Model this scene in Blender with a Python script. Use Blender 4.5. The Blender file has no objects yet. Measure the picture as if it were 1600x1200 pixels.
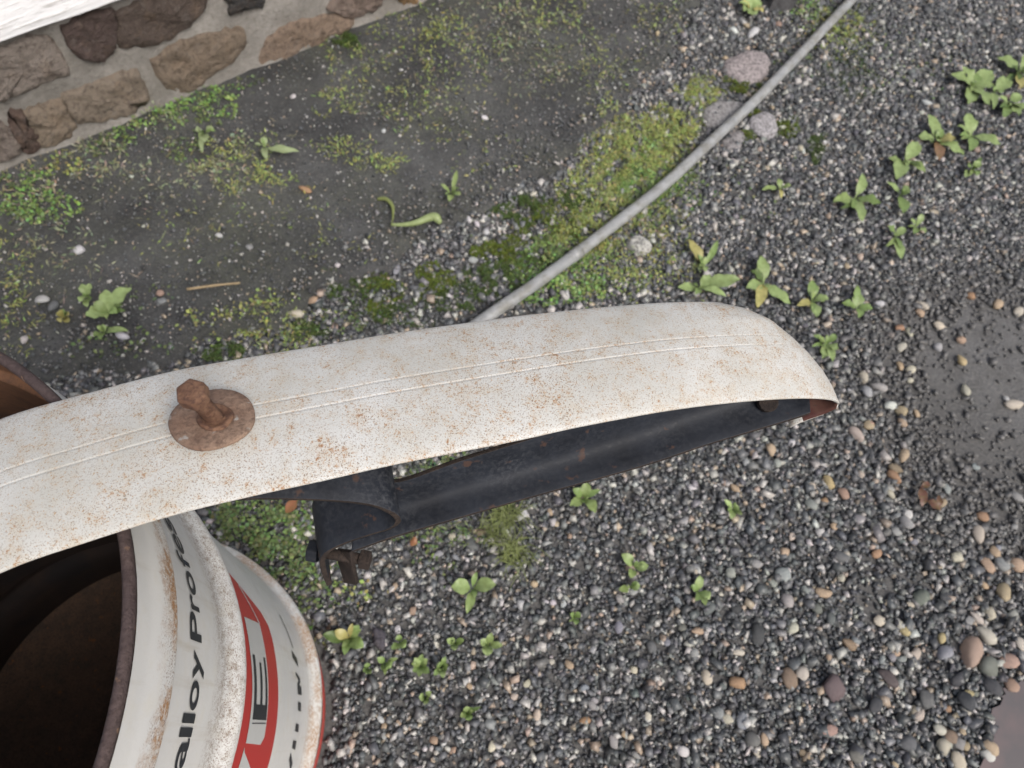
import bpy, bmesh, math, random
import numpy as np
from mathutils import Vector, Matrix

random.seed(7)
RNG = np.random.default_rng(11)
SC = bpy.context.scene
COL = SC.collection

# ------------------------------------------------------------------ camera, sky, sun, exposure
F_PX, NADIR, CAM_H = 1102.0, (699.3, 1152.8), 1.405      # phone lens, foot point of the camera in the 1600x1200 frame, height
_n = np.array([(NADIR[0] - 800) / F_PX, -(NADIR[1] - 600) / F_PX, -1.0]); _n /= np.linalg.norm(_n)
_Z = -_n; _u = np.array([0, 1.0, 0]); _Y = _u - _u.dot(_Z) * _Z; _Y /= np.linalg.norm(_Y); _X = np.cross(_Y, _Z)
CM = np.stack([_X, _Y, _Z], 1)                            # world -> camera
cam_d = bpy.data.cameras.new('camera'); cam = bpy.data.objects.new('camera', cam_d); COL.objects.link(cam)
cam.matrix_world = Matrix.Translation((0, 0, CAM_H)) @ Matrix([list(r) for r in CM.T]).to_4x4()
cam_d.sensor_width = 36.0; cam_d.lens = F_PX * 36.0 / 1600.0
cam_d.clip_start = 0.02; cam_d.clip_end = 200
cam_d.dof.use_dof = True; cam_d.dof.focus_distance = 0.60; cam_d.dof.aperture_fstop = 8.0
SC.camera = cam

SUN_EL, SUN_AZ = math.radians(50), math.radians(142)      # azimuth measured clockwise from +Y
W = bpy.data.worlds.new('World'); SC.world = W; W.use_nodes = True
_nt = W.node_tree; _nt.nodes.clear()
_sky = _nt.nodes.new('ShaderNodeTexSky'); _sky.sky_type = 'NISHITA'; _sky.sun_disc = False
_sky.sun_elevation = SUN_EL; _sky.sun_rotation = SUN_AZ; _sky.air_density = 1.0; _sky.dust_density = 6.0; _sky.ozone_density = 0.6
_bg = _nt.nodes.new('ShaderNodeBackground'); _bg.inputs['Strength'].default_value = 0.11
_out = _nt.nodes.new('ShaderNodeOutputWorld')
_hs = _nt.nodes.new('ShaderNodeHueSaturation'); _hs.inputs['Saturation'].default_value = 0.85      # thin overcast
_nt.links.new(_sky.outputs[0], _hs.inputs['Color']); _nt.links.new(_hs.outputs[0], _bg.inputs[0]); _nt.links.new(_bg.outputs[0], _out.inputs[0])
sun_d = bpy.data.lights.new('sun', 'SUN'); sun_d.energy = 1.5; sun_d.angle = math.radians(28); sun_d.color = (1.0, 0.985, 0.965)
sun = bpy.data.objects.new('sun', sun_d); COL.objects.link(sun)
_sd = Vector((math.sin(SUN_AZ) * math.cos(SUN_EL), math.cos(SUN_AZ) * math.cos(SUN_EL), math.sin(SUN_EL)))
sun.rotation_euler = (-_sd).to_track_quat('-Z', 'Y').to_euler()
SC.view_settings.view_transform = 'Standard'; SC.view_settings.look = 'None'
SC.view_settings.exposure = 0.36; SC.view_settings.gamma = 1.0; SC.view_settings.use_curve_mapping = False

# ------------------------------------------------------------------ helpers
def at(x, y, z):
    """the point of the place seen at pixel (x, y) of the photograph, at height z"""
    d = CM.T @ np.array([(x - 800) / F_PX, -(y - 600) / F_PX, -1.0])
    s = (z - CAM_H) / d[2]
    return np.array([0, 0, CAM_H]) + s * d

def link(o, parent=None, mat=None):
    COL.objects.link(o)
    if parent: o.parent = parent
    if mat: o.data.materials.append(mat)
    return o

def mesh(name, verts, faces, mat=None, parent=None, smooth=True, me_name=None):
    me = bpy.data.meshes.new(me_name or name)
    me.from_pydata([tuple(map(float, v)) for v in verts], [], [tuple(f) for f in faces])
    me.update()
    if smooth: me.polygons.foreach_set('use_smooth', [True] * len(me.polygons))
    return link(bpy.data.objects.new(name, me), parent, mat)

def from_bm(name, bm, mat=None, parent=None, smooth=True):
    me = bpy.data.meshes.new(name); bmesh.ops.recalc_face_normals(bm, faces=bm.faces)
    bm.to_mesh(me); bm.free()
    if smooth: me.polygons.foreach_set('use_smooth', [True] * len(me.polygons))
    return link(bpy.data.objects.new(name, me), parent, mat)

def tag(o, label=None, cat=None, group=None, kind=None):
    if label: o['label'] = label
    if cat: o['category'] = cat
    if group: o['group'] = group
    if kind: o['kind'] = kind
    return o

def empty(name, loc=(0, 0, 0)):
    o = bpy.data.objects.new(name, None); o.location = tuple(map(float, loc)); o.empty_display_size = .02
    COL.objects.link(o); return o

def big_mesh(name, V, Fc, cols, mat, parent=None, smooth=False):
    """one numpy-built mesh: V (n,3), Fc (m,k) and one colour for each vertex"""
    me = bpy.data.meshes.new(name); n, (m, k) = len(V), Fc.shape
    me.vertices.add(n); me.vertices.foreach_set('co', V.astype(np.float32).ravel())
    me.loops.add(m * k); me.loops.foreach_set('vertex_index', Fc.astype(np.int32).ravel())
    me.polygons.add(m); me.polygons.foreach_set('loop_start', np.arange(0, m * k, k, dtype=np.int32))
    me.polygons.foreach_set('loop_total', np.full(m, k, dtype=np.int32))
    if smooth: me.polygons.foreach_set('use_smooth', np.ones(m, dtype=bool))
    me.update(calc_edges=True)
    a = me.color_attributes.new('Col', 'FLOAT_COLOR', 'POINT')
    c4 = np.ones((n, 4), np.float32); c4[:, :3] = cols; a.data.foreach_set('color', c4.ravel())
    return link(bpy.data.objects.new(name, me), parent, mat)

def vnoise(P, s, seed=0):
    """cheap smooth noise in -1..1 from summed sines"""
    P = np.asarray(P, float) * s
    r = np.random.default_rng(seed); out = 0
    for _ in range(5):
        k = r.normal(size=P.shape[-1]); k *= (1 + r.random()) / np.linalg.norm(k)
        out = out + np.sin(P @ k * 2.2 + r.random() * 6.28)
    return out / 3.2

class NT:
    """small material writer"""
    def __init__(self, name):
        self.m = bpy.data.materials.new(name); self.m.use_nodes = True
        self.t = self.m.node_tree; self.b = self.t.nodes['Principled BSDF']
        self.co = self.n('ShaderNodeTexCoord').outputs['Object']
    def n(self, typ, **kw):
        nd = self.t.nodes.new(typ)
        for k, v in kw.items():
            if k.startswith('in_'):
                key = k[3:]; key = int(key) if key.isdigit() else key.replace('_', ' ')
                self.put(nd.inputs[key], v)
            else: setattr(nd, k, v)
        return nd
    def put(self, sock, v):
        if isinstance(v, bpy.types.NodeSocket): self.t.links.new(v, sock)
        elif isinstance(v, (tuple, list)) and len(v) == 3 and sock.type == 'RGBA': sock.default_value = (*v, 1)
        else: sock.default_value = v
    def noise(self, scale, detail=4, rough=.55, vec=None, dist=0.0):
        return self.n('ShaderNodeTexNoise', in_Vector=vec or self.co, in_Scale=scale, in_Detail=detail, in_Roughness=rough, in_Distortion=dist).outputs['Fac']
    def ramp(self, fac, lo, hi, a=0.0, b=1.0):
        return self.n('ShaderNodeMapRange', in_Value=fac, in_1=lo, in_2=hi, in_3=a, in_4=b, clamp=True).outputs[0]
    def math(self, op, a, b=0.0):
        return self.n('ShaderNodeMath', operation=op, in_0=a, in_1=b).outputs[0]
    def mix(self, fac, a, b):
        nd = self.n('ShaderNodeMix', data_type='RGBA')
        self.put(nd.inputs[0], fac); self.put(nd.inputs[6], a); self.put(nd.inputs[7], b)
        return nd.outputs[2]
    def bump(self, h, strength=.5, dist=.002):
        nd = self.n('ShaderNodeBump', in_Strength=strength, in_Distance=dist, in_Height=h)
        self.t.links.new(nd.outputs[0], self.b.inputs['Normal'])
    def out(self, color=None, rough=None, metal=None, spec=None):
        for k, v in (('Base Color', color), ('Roughness', rough), ('Metallic', metal), ('Specular IOR Level', spec)):
            if v is not None: self.put(self.b.inputs[k], v)
        return self.m

# ------------------------------------------------------------------ materials
def mat_ground():
    k = NT('wet dirt and fines')
    n1, n2, n3 = k.noise(9, 5), k.noise(140, 4), k.noise(520, 3)
    c = k.mix(k.ramp(n1, .35, .65), (.050, .049, .048), (.080, .079, .077))
    c = k.mix(k.ramp(n2, .35, .7), c, (.12, .118, .115))
    sep = k.n('ShaderNodeSeparateXYZ', in_Vector=k.co)
    silt = 0.0
    for (cx, cy, r) in ((1.33, .86, .30), (1.42, .68, .26), (1.5, 1.05, .25)):        # patch of pale washed-out silt
        d = k.math('SQRT', k.math('ADD', k.math('POWER', k.math('SUBTRACT', sep.outputs['X'], cx), 2.0), k.math('POWER', k.math('SUBTRACT', sep.outputs['Y'], cy), 2.0)))
        silt = k.math('MAXIMUM', k.ramp(d, r * .35, r, 1, 0), silt)
    silt = k.math('MULTIPLY', silt, k.ramp(k.noise(16, 5, .65), .36, .56))
    c = k.mix(silt, c, k.mix(k.ramp(n2, .35, .65), (.095, .096, .097), (.15, .148, .145)))
    c = k.mix(k.ramp(n3, .62, .72, 0, .6), c, (.25, .24, .22))
    k.bump(k.math('ADD', n2, k.math('MULTIPLY', n3, .6)), .7, .005)
    return k.out(c, k.math('SUBTRACT', k.ramp(n1, .35, .6, .42, .75), k.math('MULTIPLY', silt, .22)), spec=.5)

def mat_apron():
    k = NT('old damp concrete with algae')
    n1, n2, n3, n4, n5 = k.noise(5, 5), k.noise(38, 6, .65), k.noise(300, 5, .7), k.noise(3.2, 3), k.noise(120, 5, .7)
    c = k.mix(k.ramp(n1, .38, .62), (.034, .036, .038), (.080, .083, .084))
    c = k.mix(k.ramp(n2, .45, .72, 0, .7), c, (.032, .032, .033))
    c = k.mix(k.ramp(n5, .54, .72, 0, .5), c, (.14, .14, .132))
    g = k.math('MULTIPLY', k.ramp(n4, .44, .62), k.ramp(n5, .36, .60))
    c = k.mix(k.math('MULTIPLY', g, .45), c, (.07, .078, .042))
    c = k.mix(k.ramp(n3, .58, .68, 0, .65), c, (.30, .29, .26))
    c = k.mix(k.ramp(n3, .30, .42, .7, 0), c, (.025, .025, .025))
    k.bump(k.math('ADD', n2, k.math('ADD', n5, k.math('MULTIPLY', n3, .5))), .8, .005)
    return k.out(c, k.ramp(n1, .38, .62, .5, .75), spec=.45)

def mat_attr(name, rough=.6, spec=.4, translucent=False, grain=0):
    k = NT(name)
    c = k.n('ShaderNodeAttribute', attribute_name='Col').outputs['Color']
    if grain:
        n = k.noise(grain, 3); c = k.mix(k.ramp(n, .4, .7, 0, .35), c, (.03, .03, .032)); k.bump(n, .4, .001)
    k.out(c, rough, spec=spec)
    return k.m

def mat_obj(name, rough=.6, spec=.4, dark=(.03, .03, .03), scale=160, amt=.4, bump=.3, leaf=False):
    k = NT(name)
    c = k.n('ShaderNodeObjectInfo').outputs['Color']
    n = k.noise(scale, 4)
    c = k.mix(k.ramp(n, .42, .68, 0, amt), c, dark)
    k.bump(n, bump, .0015)
    k.out(c, rough, spec=spec)
    return k.m

def mat_wallstone():
    k = NT('rough wall stone')
    c = k.n('ShaderNodeObjectInfo').outputs['Color']
    n1, n2, n3, n4 = k.noise(22, 4), k.noise(70, 6, .7), k.noise(260, 4, .7), k.noise(38, 3, dist=1.2)
    c = k.mix(k.ramp(n1, .52, .72, 0, .3), c, (.30, .21, .14))
    c = k.mix(k.ramp(n4, .55, .75, 0, .35), c, (.25, .235, .22))
    c = k.mix(k.ramp(n2, .48, .66, 0, .65), c, (.065, .05, .042))
    c = k.mix(k.ramp(n3, .58, .70, 0, .5), c, (.38, .33, .26))
    k.bump(k.math('ADD', k.math('MULTIPLY', n2, 1.6), n3), 1.0, .009)
    return k.out(c, .9, spec=.2)

def mat_bumper(name='chalky white paint with rust specks'):
    k = NT(name)
    n0, n1, n2, n3 = k.noise(14, 4), k.noise(75, 5, .65), k.noise(330, 4, .7), k.noise(950, 2, .6)
    c = k.mix(k.ramp(n0, .3, .7), (.47, .465, .425), (.60, .605, .585))
    c = k.mix(k.ramp(n1, .46, .64, 0, .34), c, (.47, .40, .29))                       # yellowish stains
    ny = k.ramp(k.noise(6.5, 4, .6), .40, .60, .50, 1.0)
    fine = k.math('MULTIPLY', k.ramp(n3, .56, .62), k.math('MULTIPLY', ny, k.ramp(n1, .30, .62, .45, 1)))
    c = k.mix(k.math('MULTIPLY', k.ramp(k.noise(560, 3, .65), .60, .66), .8), c, (.38, .23, .10))   # orange pinpricks
    c = k.mix(fine, c, (.19, .13, .085))                                                # pepper
    spot = k.math('MULTIPLY', k.math('MULTIPLY', k.ramp(n2, .52, .63), k.ramp(n1, .48, .60)), ny)
    c = k.mix(k.math('MULTIPLY', spot, .85), c, (.38, .20, .075))                      # rust blooms
    core = k.math('MULTIPLY', k.math('MULTIPLY', k.ramp(n2, .60, .68), k.ramp(n1, .54, .62)), ny)
    c = k.mix(core, c, (.20, .085, .04))
    k.bump(k.math('ADD', k.math('MULTIPLY', n2, -.6), n3), .18, .0008)
    return k.out(c, k.ramp(n1, .35, .65, .36, .6), spec=.4)

def mat_primer():
    k = NT('oxide primer with white overspray')
    n1, n2 = k.noise(60, 4), k.noise(260, 4)
    c = k.mix(k.ramp(n1, .4, .65), (.06, .017, .015), (.085, .04, .028))
    c = k.mix(k.ramp(n2, .6, .72, 0, .7), c, (.03, .02, .018))
    return k.out(c, .7, spec=.3)

def mat_rust(name, a=(.20, .095, .05), b=(.29, .175, .105), dark=(.10, .055, .04), pale=None):
    k = NT(name)
    n1, n2, n3 = k.noise(55, 5), k.noise(300, 5, .7), k.noise(95, 3)
    c = k.mix(k.ramp(n1, .35, .65), a, b)
    c = k.mix(k.ramp(n2, .46, .66, 0, .75), c, dark)
    if pale: c = k.mix(k.ramp(n3, .66, .72, 0, .8), c, pale)
    k.bump(k.math('ADD', k.math('MULTIPLY', n2, 1.5), n1), .9, .0016)
    return k.out(c, .85, spec=.2)

def mat_black_iron():
    k = NT('worn black enamel on iron')
    n1, n2, n3 = k.noise(22, 5), k.noise(240, 4, .7), k.noise(60, 4)
    c = k.mix(k.ramp(n1, .35, .65), (.008, .010, .015), (.018, .022, .031))
    c = k.mix(k.ramp(k.noise(9, 4), .45, .65, .1, .5), c, k.mix(k.ramp(n2, .45, .65), c, (.085, .09, .10)))
    c = k.mix(k.ramp(n3, .63, .69, 0, .85), c, (.065, .037, .028))
    k.bump(n2, .25, .001)
    return k.out(c, k.ramp(n2, .3, .7, .5, .75), spec=.3)

def mat_drum():
    k = NT('white drum enamel with rusted hoops')
    sep = k.n('ShaderNodeSeparateXYZ', in_Vector=k.co); z = sep.outputs['Z']
    n0, n1, n2, n3 = k.noise(6, 4), k.noise(38, 5, .65), k.noise(240, 4, .7), k.noise(700, 2)
    c = k.mix(k.ramp(n0, .3, .7), (.60, .61, .605), (.70, .70, .675))
    c = k.mix(k.ramp(n1, .5, .75, 0, .35), c, (.60, .56, .45))
    zz = k.math('ADD', z, k.math('MULTIPLY', k.math('SUBTRACT', n1, .5), .05))
    def band(c0, w):
        return k.ramp(k.math('ABSOLUTE', k.math('SUBTRACT', zz, c0)), w * .25, w, 1, 0)
    m1, m2, m3 = band(.806, .026), band(.640, .040), band(.155, .035)
    dirt = k.math('MAXIMUM', k.math('MULTIPLY', m2, .95), k.math('MULTIPLY', m3, .5))
    dirt = k.math('MULTIPLY', dirt, k.ramp(k.noise(95, 4, .7), .40, .62))
    c = k.mix(k.math('MULTIPLY', dirt, k.ramp(n2, .40, .60, .1, 1)), c, (.25, .20, .155))
    r = k.math('MULTIPLY', k.math('MAXIMUM', m1, k.math('MULTIPLY', m3, .7)), k.math('MULTIPLY', k.ramp(k.noise(20, 4, .7), .42, .56), k.ramp(n2, .36, .56)))
    streak = k.n('ShaderNodeMapping', in_Vector=k.co, in_Scale=(60, 60, 5)).outputs[0]
    c = k.mix(k.math('MULTIPLY', k.ramp(k.noise(1.0, 4, .6, vec=streak), .56, .72), .30), c, (.36, .30, .20))
    c = k.mix(r, c, (.36, .19, .075))
    pep = k.math('MULTIPLY', k.math('MAXIMUM', m1, m2), k.ramp(n3, .55, .62))
    c = k.mix(k.math('MULTIPLY', pep, .8), c, (.16, .085, .05))
    seam_shade = k.math('MULTIPLY', k.ramp(k.math('ABSOLUTE', k.math('SUBTRACT', z, .7945)), .0022, .0045, 1, 0), k.ramp(n1, .36, .50, .25, 1))
    c = k.mix(seam_shade, c, (.075, .055, .045))                                             # shadow line below the ridge painted in, broken up like rust in the crimp
    low = k.ramp(k.math('ADD', z, k.math('MULTIPLY', n2, .004)), .116, .119, 1, 0)
    c = k.mix(low, c, k.mix(k.ramp(n1, .4, .7, 0, .5), (.30, .045, .036), (.19, .05, .04)))
    k.bump(k.math('ADD', n1, k.math('MULTIPLY', n2, .4)), .18, .002)
    return k.out(c, k.ramp(n1, .35, .65, .28, .5), spec=.45)

def mat_drum_inside():
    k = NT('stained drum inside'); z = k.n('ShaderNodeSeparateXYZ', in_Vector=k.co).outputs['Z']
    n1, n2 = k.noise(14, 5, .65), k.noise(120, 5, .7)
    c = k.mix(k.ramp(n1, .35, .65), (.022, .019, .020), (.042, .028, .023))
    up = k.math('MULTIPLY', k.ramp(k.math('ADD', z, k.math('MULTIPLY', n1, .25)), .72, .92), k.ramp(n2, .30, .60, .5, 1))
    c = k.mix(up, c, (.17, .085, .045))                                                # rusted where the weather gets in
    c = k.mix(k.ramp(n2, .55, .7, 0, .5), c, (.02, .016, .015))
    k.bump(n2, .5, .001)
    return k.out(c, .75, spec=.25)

def mat_paint(name, col, wear=(.3, .2, .15), rough=.4, amt=.35):
    k = NT(name); n1, n2 = k.noise(45, 4), k.noise(420, 3)
    c = k.mix(k.math('MULTIPLY', k.ramp(n1, .45, .7), k.ramp(n2, .5, .7, 0, amt)), col, wear)
    return k.out(c, rough, spec=.4)

def mat_mortar():
    k = NT('grey lime mortar'); n1, n2, n3 = k.noise(8, 5), k.noise(90, 5, .7), k.noise(400, 3)
    c = k.mix(k.ramp(n1, .35, .65), (.19, .18, .165), (.32, .305, .285))
    c = k.mix(k.ramp(n2, .46, .70, 0, .6), c, (.13, .12, .10))
    c = k.mix(k.ramp(n3, .6, .7, 0, .4), c, (.42, .40, .37))
    k.bump(k.math('ADD', n2, k.math('MULTIPLY', n3, .5)), .8, .006)
    return k.out(c, .9, spec=.2)

def mat_siding():
    k = NT('cracked white paint on timber')
    vec = k.n('ShaderNodeMapping', in_Vector=k.co, in_Scale=(4, 60, 60)).outputs[0]
    n1, n2 = k.noise(3, 5, .65, vec=vec), k.noise(30, 4)
    c = k.mix(k.ramp(n1, .56, .66, 0, .75), (.80, .81, .83), (.42, .41, .40))
    c = k.mix(k.ramp(n2, .55, .75, 0, .3), c, (.60, .59, .56))
    k.bump(n1, .9, .004)
    return k.out(c, .55, spec=.35)

def mat_conduit():
    k = NT('grey plastic conduit'); n1, n2 = k.noise(20, 4), k.noise(200, 4)
    c = k.mix(k.ramp(n1, .35, .65), (.24, .25, .258), (.33, .342, .348))
    c = k.mix(k.ramp(k.noise(30, 5, .7), .46, .62, 0, .7), c, (.17, .165, .14))
    c = k.mix(k.ramp(n2, .60, .70, 0, .5), c, (.17, .17, .15))
    return k.out(c, .38, spec=.5)

def mat_puddle():
    k = NT('murky puddle water'); n1, n2 = k.noise(7, 4), k.noise(16, 3)
    c = k.mix(k.ramp(n1, .45, .65), (.105, .095, .097), (.165, .12, .118))
    k.bump(n2, .06, .004)
    return k.out(c, .07, spec=.6)

M_GROUND, M_APRON = mat_ground(), mat_apron()
M_GRAVEL = mat_attr('crushed stone', .40, .5, grain=300)
M_PEBBLE = mat_obj('pebble stone', .55, .45, (.05, .045, .04), 130, .5, .6)
M_GREEN = mat_attr('small green leaves', .55, .3)
M_LEAF = mat_obj('broad weed leaf', .45, .4, (.10, .12, .02), 90, .35, .35)
M_STONE = mat_wallstone()
M_BUMPER, M_PRIMER = mat_bumper(), mat_primer()
M_RUST = mat_rust('rusty bolt steel', (.135, .070, .045), (.23, .135, .088), (.075, .042, .034))
M_WASHER = mat_rust('rusty washer steel', (.20, .125, .09), (.30, .21, .155), (.12, .08, .062), (.36, .35, .33))
M_RIM = mat_rust('oxidised drum rim', (.07, .052, .052), (.10, .074, .07), (.05, .035, .033), (.24, .15, .10))
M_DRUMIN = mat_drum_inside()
M_DRUMBOT = mat_rust('dirty drum bottom', (.10, .072, .056), (.15, .095, .066), (.055, .042, .036), (.26, .11, .045))
M_IRON = mat_black_iron()
M_IRONEDGE = mat_rust('rust brown bracket edge', (.03, .024, .022), (.055, .041, .034), (.018, .016, .016))
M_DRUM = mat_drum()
M_RED = mat_paint('red drum print', (.44, .035, .03), (.32, .08, .06))
M_REDBASE = mat_paint('dull red drum base', (.27, .045, .036), (.16, .07, .05), amt=.8)
M_BLACKP = mat_paint('black drum print', (.018, .022, .028), (.12, .11, .10), amt=.5)
M_WHITEP = mat_paint('white drum print', (.52, .53, .52), (.35, .33, .30))
M_MORTAR, M_SIDING, M_CONDUIT, M_PUDDLE = mat_mortar(), mat_siding(), mat_conduit(), mat_puddle()

# ------------------------------------------------------------------ ground
WB0, WB1 = at(0, 280, 0)[:2], at(680, 0, 0)[:2]                   # foot of the stone wall
WD = (WB1 - WB0) / np.linalg.norm(WB1 - WB0); WN = np.array([WD[1], -WD[0]])   # along the wall, out of the wall
def wall_sd(P):
    P = np.asarray(P)[..., :2] - WB0
    return P @ WD, P @ WN
_bpx = [(0, 610), (120, 590), (250, 560), (420, 505), (520, 450), (620, 405), (700, 350), (800, 300), (900, 235), (985, 150), (1040, 75), (1080, 0)]
_bs = np.array([wall_sd(at(x, y, 0)) for x, y in _bpx])
_bs = _bs[np.argsort(_bs[:, 0])]
def apron_edge(s):
    s = np.asarray(s, float)
    return np.interp(s, _bs[:, 0], _bs[:, 1]) + .018 * np.sin(s * 23) + .012 * np.sin(s * 61 + 1) + .006 * np.sin(s * 147)

def ground_z(P):
    P = np.asarray(P)[..., :2]
    return .004 * vnoise(P, 3.1, 3) + .002 * vnoise(P, 11, 4)

ax = np.concatenate([np.linspace(-30, -1.6, 10)[:-1], np.linspace(-1.6, 2.8, 111), np.linspace(2.8, 30, 10)[1:]])
ay = np.concatenate([np.linspace(-30, -.8, 10)[:-1], np.linspace(-.8, 3.2, 101), np.linspace(3.2, 30, 10)[1:]])
gx, gy = np.meshgrid(ax, ay); GV = np.stack([gx.ravel(), gy.ravel()], 1)
GV = np.concatenate([GV, ground_z(GV)[:, None]], 1)
nx = len(ax)
GF = [(j * nx + i, j * nx + i + 1, (j + 1) * nx + i + 1, (j + 1) * nx + i) for j in range(len(ay) - 1) for i in range(nx - 1)]
ground = tag(mesh('ground', GV, GF, M_GROUND), 'dark damp gravel yard with fines between the stones', None, kind='structure')

# concrete apron along the foot of the wall
ss = np.linspace(-2.2, 4.2, 260); AV, AF = [], []
NR = 14
for i, s in enumerate(ss):
    e = float(apron_edge(s))
    for j in range(NR + 2):
        if j <= NR:
            d = -.05 + (e + .05) * j / NR
            p = WB0 + WD * s + WN * d
            h = .024 + .003 * vnoise(p, 6, 9) + .002 * vnoise(p, 24, 10) - (.010 if j == NR else (.003 if j == NR - 1 else 0))
        else:
            p = WB0 + WD * s + WN * (e + .012); h = -.012
        AV.append((p[0], p[1], h))
for i in range(len(ss) - 1):
    for j in range(NR + 1):
        a = i * (NR + 2) + j; AF.append((a, a + 1, a + NR + 3, a + NR + 2))
apron = tag(mesh('pavement', AV, AF, M_APRON), 'worn dark concrete strip along the stone wall', None, kind='structure')
def surf_z(P):
    s, d = wall_sd(P); e = apron_edge(s)
    return np.where(d < e - .01, .024, ground_z(P))

# murky puddle in the corner
pp = [(1538, 1230), (1533, 1195), (1548, 1165), (1552, 1140), (1545, 1118), (1562, 1098), (1572, 1078), (1590, 1066), (1620, 1062), (1690, 1040), (1780, 1060), (1840, 1130), (1800, 1260), (1640, 1300)]
PV = [at(x, y, .009) for x, y in pp]; c0 = np.mean(PV, axis=0)
ring = []
for i in range(len(PV)):
    for t in (0, .25, .5, .75):
        q = PV[i] * (1 - t) + PV[(i + 1) % len(PV)] * t
        q = q + np.array([.006 * math.sin(i * 5 + t * 9), .006 * math.cos(i * 3 + t * 11), 0]); ring.append(q)
puddle = tag(mesh('puddle', ring, [tuple(range(len(ring)))[::-1]], M_PUDDLE, smooth=False), 'shallow muddy puddle among the pebbles', None, kind='structure')
PUD = np.array([q[:2] for q in PV])
def in_poly(P, poly):
    x, y = P[:, 0], P[:, 1]; ins = np.zeros(len(P), bool); j = len(poly) - 1
    for i in range(len(poly)):
        xi, yi = poly[i]; xj, yj = poly[j]
        ins ^= ((yi > y) != (yj > y)) & (x < (xj - xi) * (y - yi) / (yj - yi + 1e-12) + xi); j = i
    return ins

# ------------------------------------------------------------------ gravel
IV = np.array([(x, y, z) for x in (-1, 1) for y in (-1, 1) for z in (-1, 1)], float) * .72
IF = np.array([(0, 1, 3), (0, 3, 2), (4, 6, 7), (4, 7, 5), (0, 4, 5), (0, 5, 1), (2, 3, 7), (2, 7, 6), (0, 2, 6), (0, 6, 4), (1, 5, 7), (1, 7, 3)])
def stones_mesh(name, P, size, cols, mat, parent, sink=.25, flat=.62):
    n = len(P)
    base = np.stack([IV * (1 + .38 * RNG.uniform(-1, 1, (8, 1))) + .17 * RNG.normal(size=(8, 3)) for _ in range(60)])
    B = base[RNG.integers(0, 60, n)]
    sc = np.stack([RNG.uniform(.85, 1.35, n), RNG.uniform(.6, 1.0, n), RNG.uniform(flat - .18, flat + .22, n)], 1) * (size / 2)[:, None]
    B = B * sc[:, None, :]
    a, b, c = RNG.uniform(0, 6.283, n), RNG.normal(0, .6, n), RNG.normal(0, .6, n)
    ca, sa, cb, sb, cc, s_c = np.cos(a), np.sin(a), np.cos(b), np.sin(b), np.cos(c), np.sin(c)
    x, y, z = B[..., 0], B[..., 1], B[..., 2]
    y, z = y * cb[:, None] - z * sb[:, None], y * sb[:, None] + z * cb[:, None]
    x, z = x * cc[:, None] + z * s_c[:, None], -x * s_c[:, None] + z * cc[:, None]
    x, y = x * ca[:, None] - y * sa[:, None], x * sa[:, None] + y * ca[:, None]
    z = z + (P[:, 2] + size * sink)[:, None]
    V = np.stack([x + P[:, :1], y + P[:, 1:2], z], -1).reshape(-1, 3)
    Fc = (IF[None] + (np.arange(n) * 8)[:, None, None]).reshape(-1, 3)
    return big_mesh(name, V, Fc, np.repeat(cols, 8, 0), mat, parent)

def stone_cols(n, light=.15, tan=.055):
    r = RNG.random(n); g = RNG.uniform(.05, .155, n)[:, None] * np.array([[.94, 1.0, 1.06]])
    mid = (r > .62); g[mid] = RNG.uniform(.13, .26, mid.sum())[:, None] * np.array([[.97, 1, 1.0]])
    li = r > 1 - light - tan; g[li] = RNG.uniform(.34, .58, li.sum())[:, None] * np.array([[1, .98, .93]])
    ta = r > 1 - tan; g[ta] = RNG.uniform(.26, .46, ta.sum())[:, None] * np.array([[1.08, .89, .70]])
    return g * (1 + .025 * RNG.normal(size=(n, 3)))

def world_px(P):
    c = (P - np.array([0, 0, CAM_H])) @ CM.T
    return np.stack([800 + F_PX * c[:, 0] / -c[:, 2], 600 - F_PX * c[:, 1] / -c[:, 2]], 1)

MUD = [(at(1545, 620, 0), .15, .80), (at(1600, 700, 0), .19, .82), (at(1500, 560, 0), .10, .6), (at(1330, 900, 0), .07, .35), (at(1400, 940, 0), .08, .35), (at(1620, 560, 0), .16, .85)]
def gravel_points(n):
    P = np.stack([RNG.uniform(-1.15, 2.35, n), RNG.uniform(-.55, 2.75, n)], 1)
    s, d = wall_sd(P); e = apron_edge(s); on = d < e
    keep = d > .0
    keep &= ~(on & (RNG.random(n) > .05 + .50 * np.exp(-np.abs(d - e) / .08)))
    for c, r, a in MUD:
        q = np.exp(-((P - c[:2]) ** 2).sum(1) / (2 * r * r)); keep &= RNG.random(n) > a * q
    keep &= ~(in_poly(P, PUD) & (RNG.random(n) > .03))
    dr = np.hypot(P[:, 0] + .504, P[:, 1] - .037); keep &= dr > .30
    P = P[keep]
    return np.concatenate([P, surf_z(P)[:, None]], 1), on[keep]
GP, on = gravel_points(330000)
px = world_px(GP); out = (px[:, 0] < -120) | (px[:, 0] > 1720) | (px[:, 1] < -60) | (px[:, 1] > 1330)
kp = ~out | (RNG.random(len(GP)) < .28)
GP, on = GP[kp], on[kp]
gs = np.clip(RNG.lognormal(math.log(.0080), .40, len(GP)), .005, .024); gs[on] *= .62
near = np.clip((GP[:, 0] - .35) / .6, 0, 1) * np.clip((1.0 - GP[:, 1]) / .6, 0, 1); gs *= 1 + .16 * near
FP = np.stack([RNG.uniform(-2.2, 4.6, 60000), RNG.uniform(-2.0, 4.6, 60000)], 1); s_, d_ = wall_sd(FP)     # the yard goes on
FP = FP[(d_ > apron_edge(s_)) & ~((FP[:, 0] > -1.15) & (FP[:, 0] < 2.35) & (FP[:, 1] > -.55) & (FP[:, 1] < 2.75))]
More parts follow.
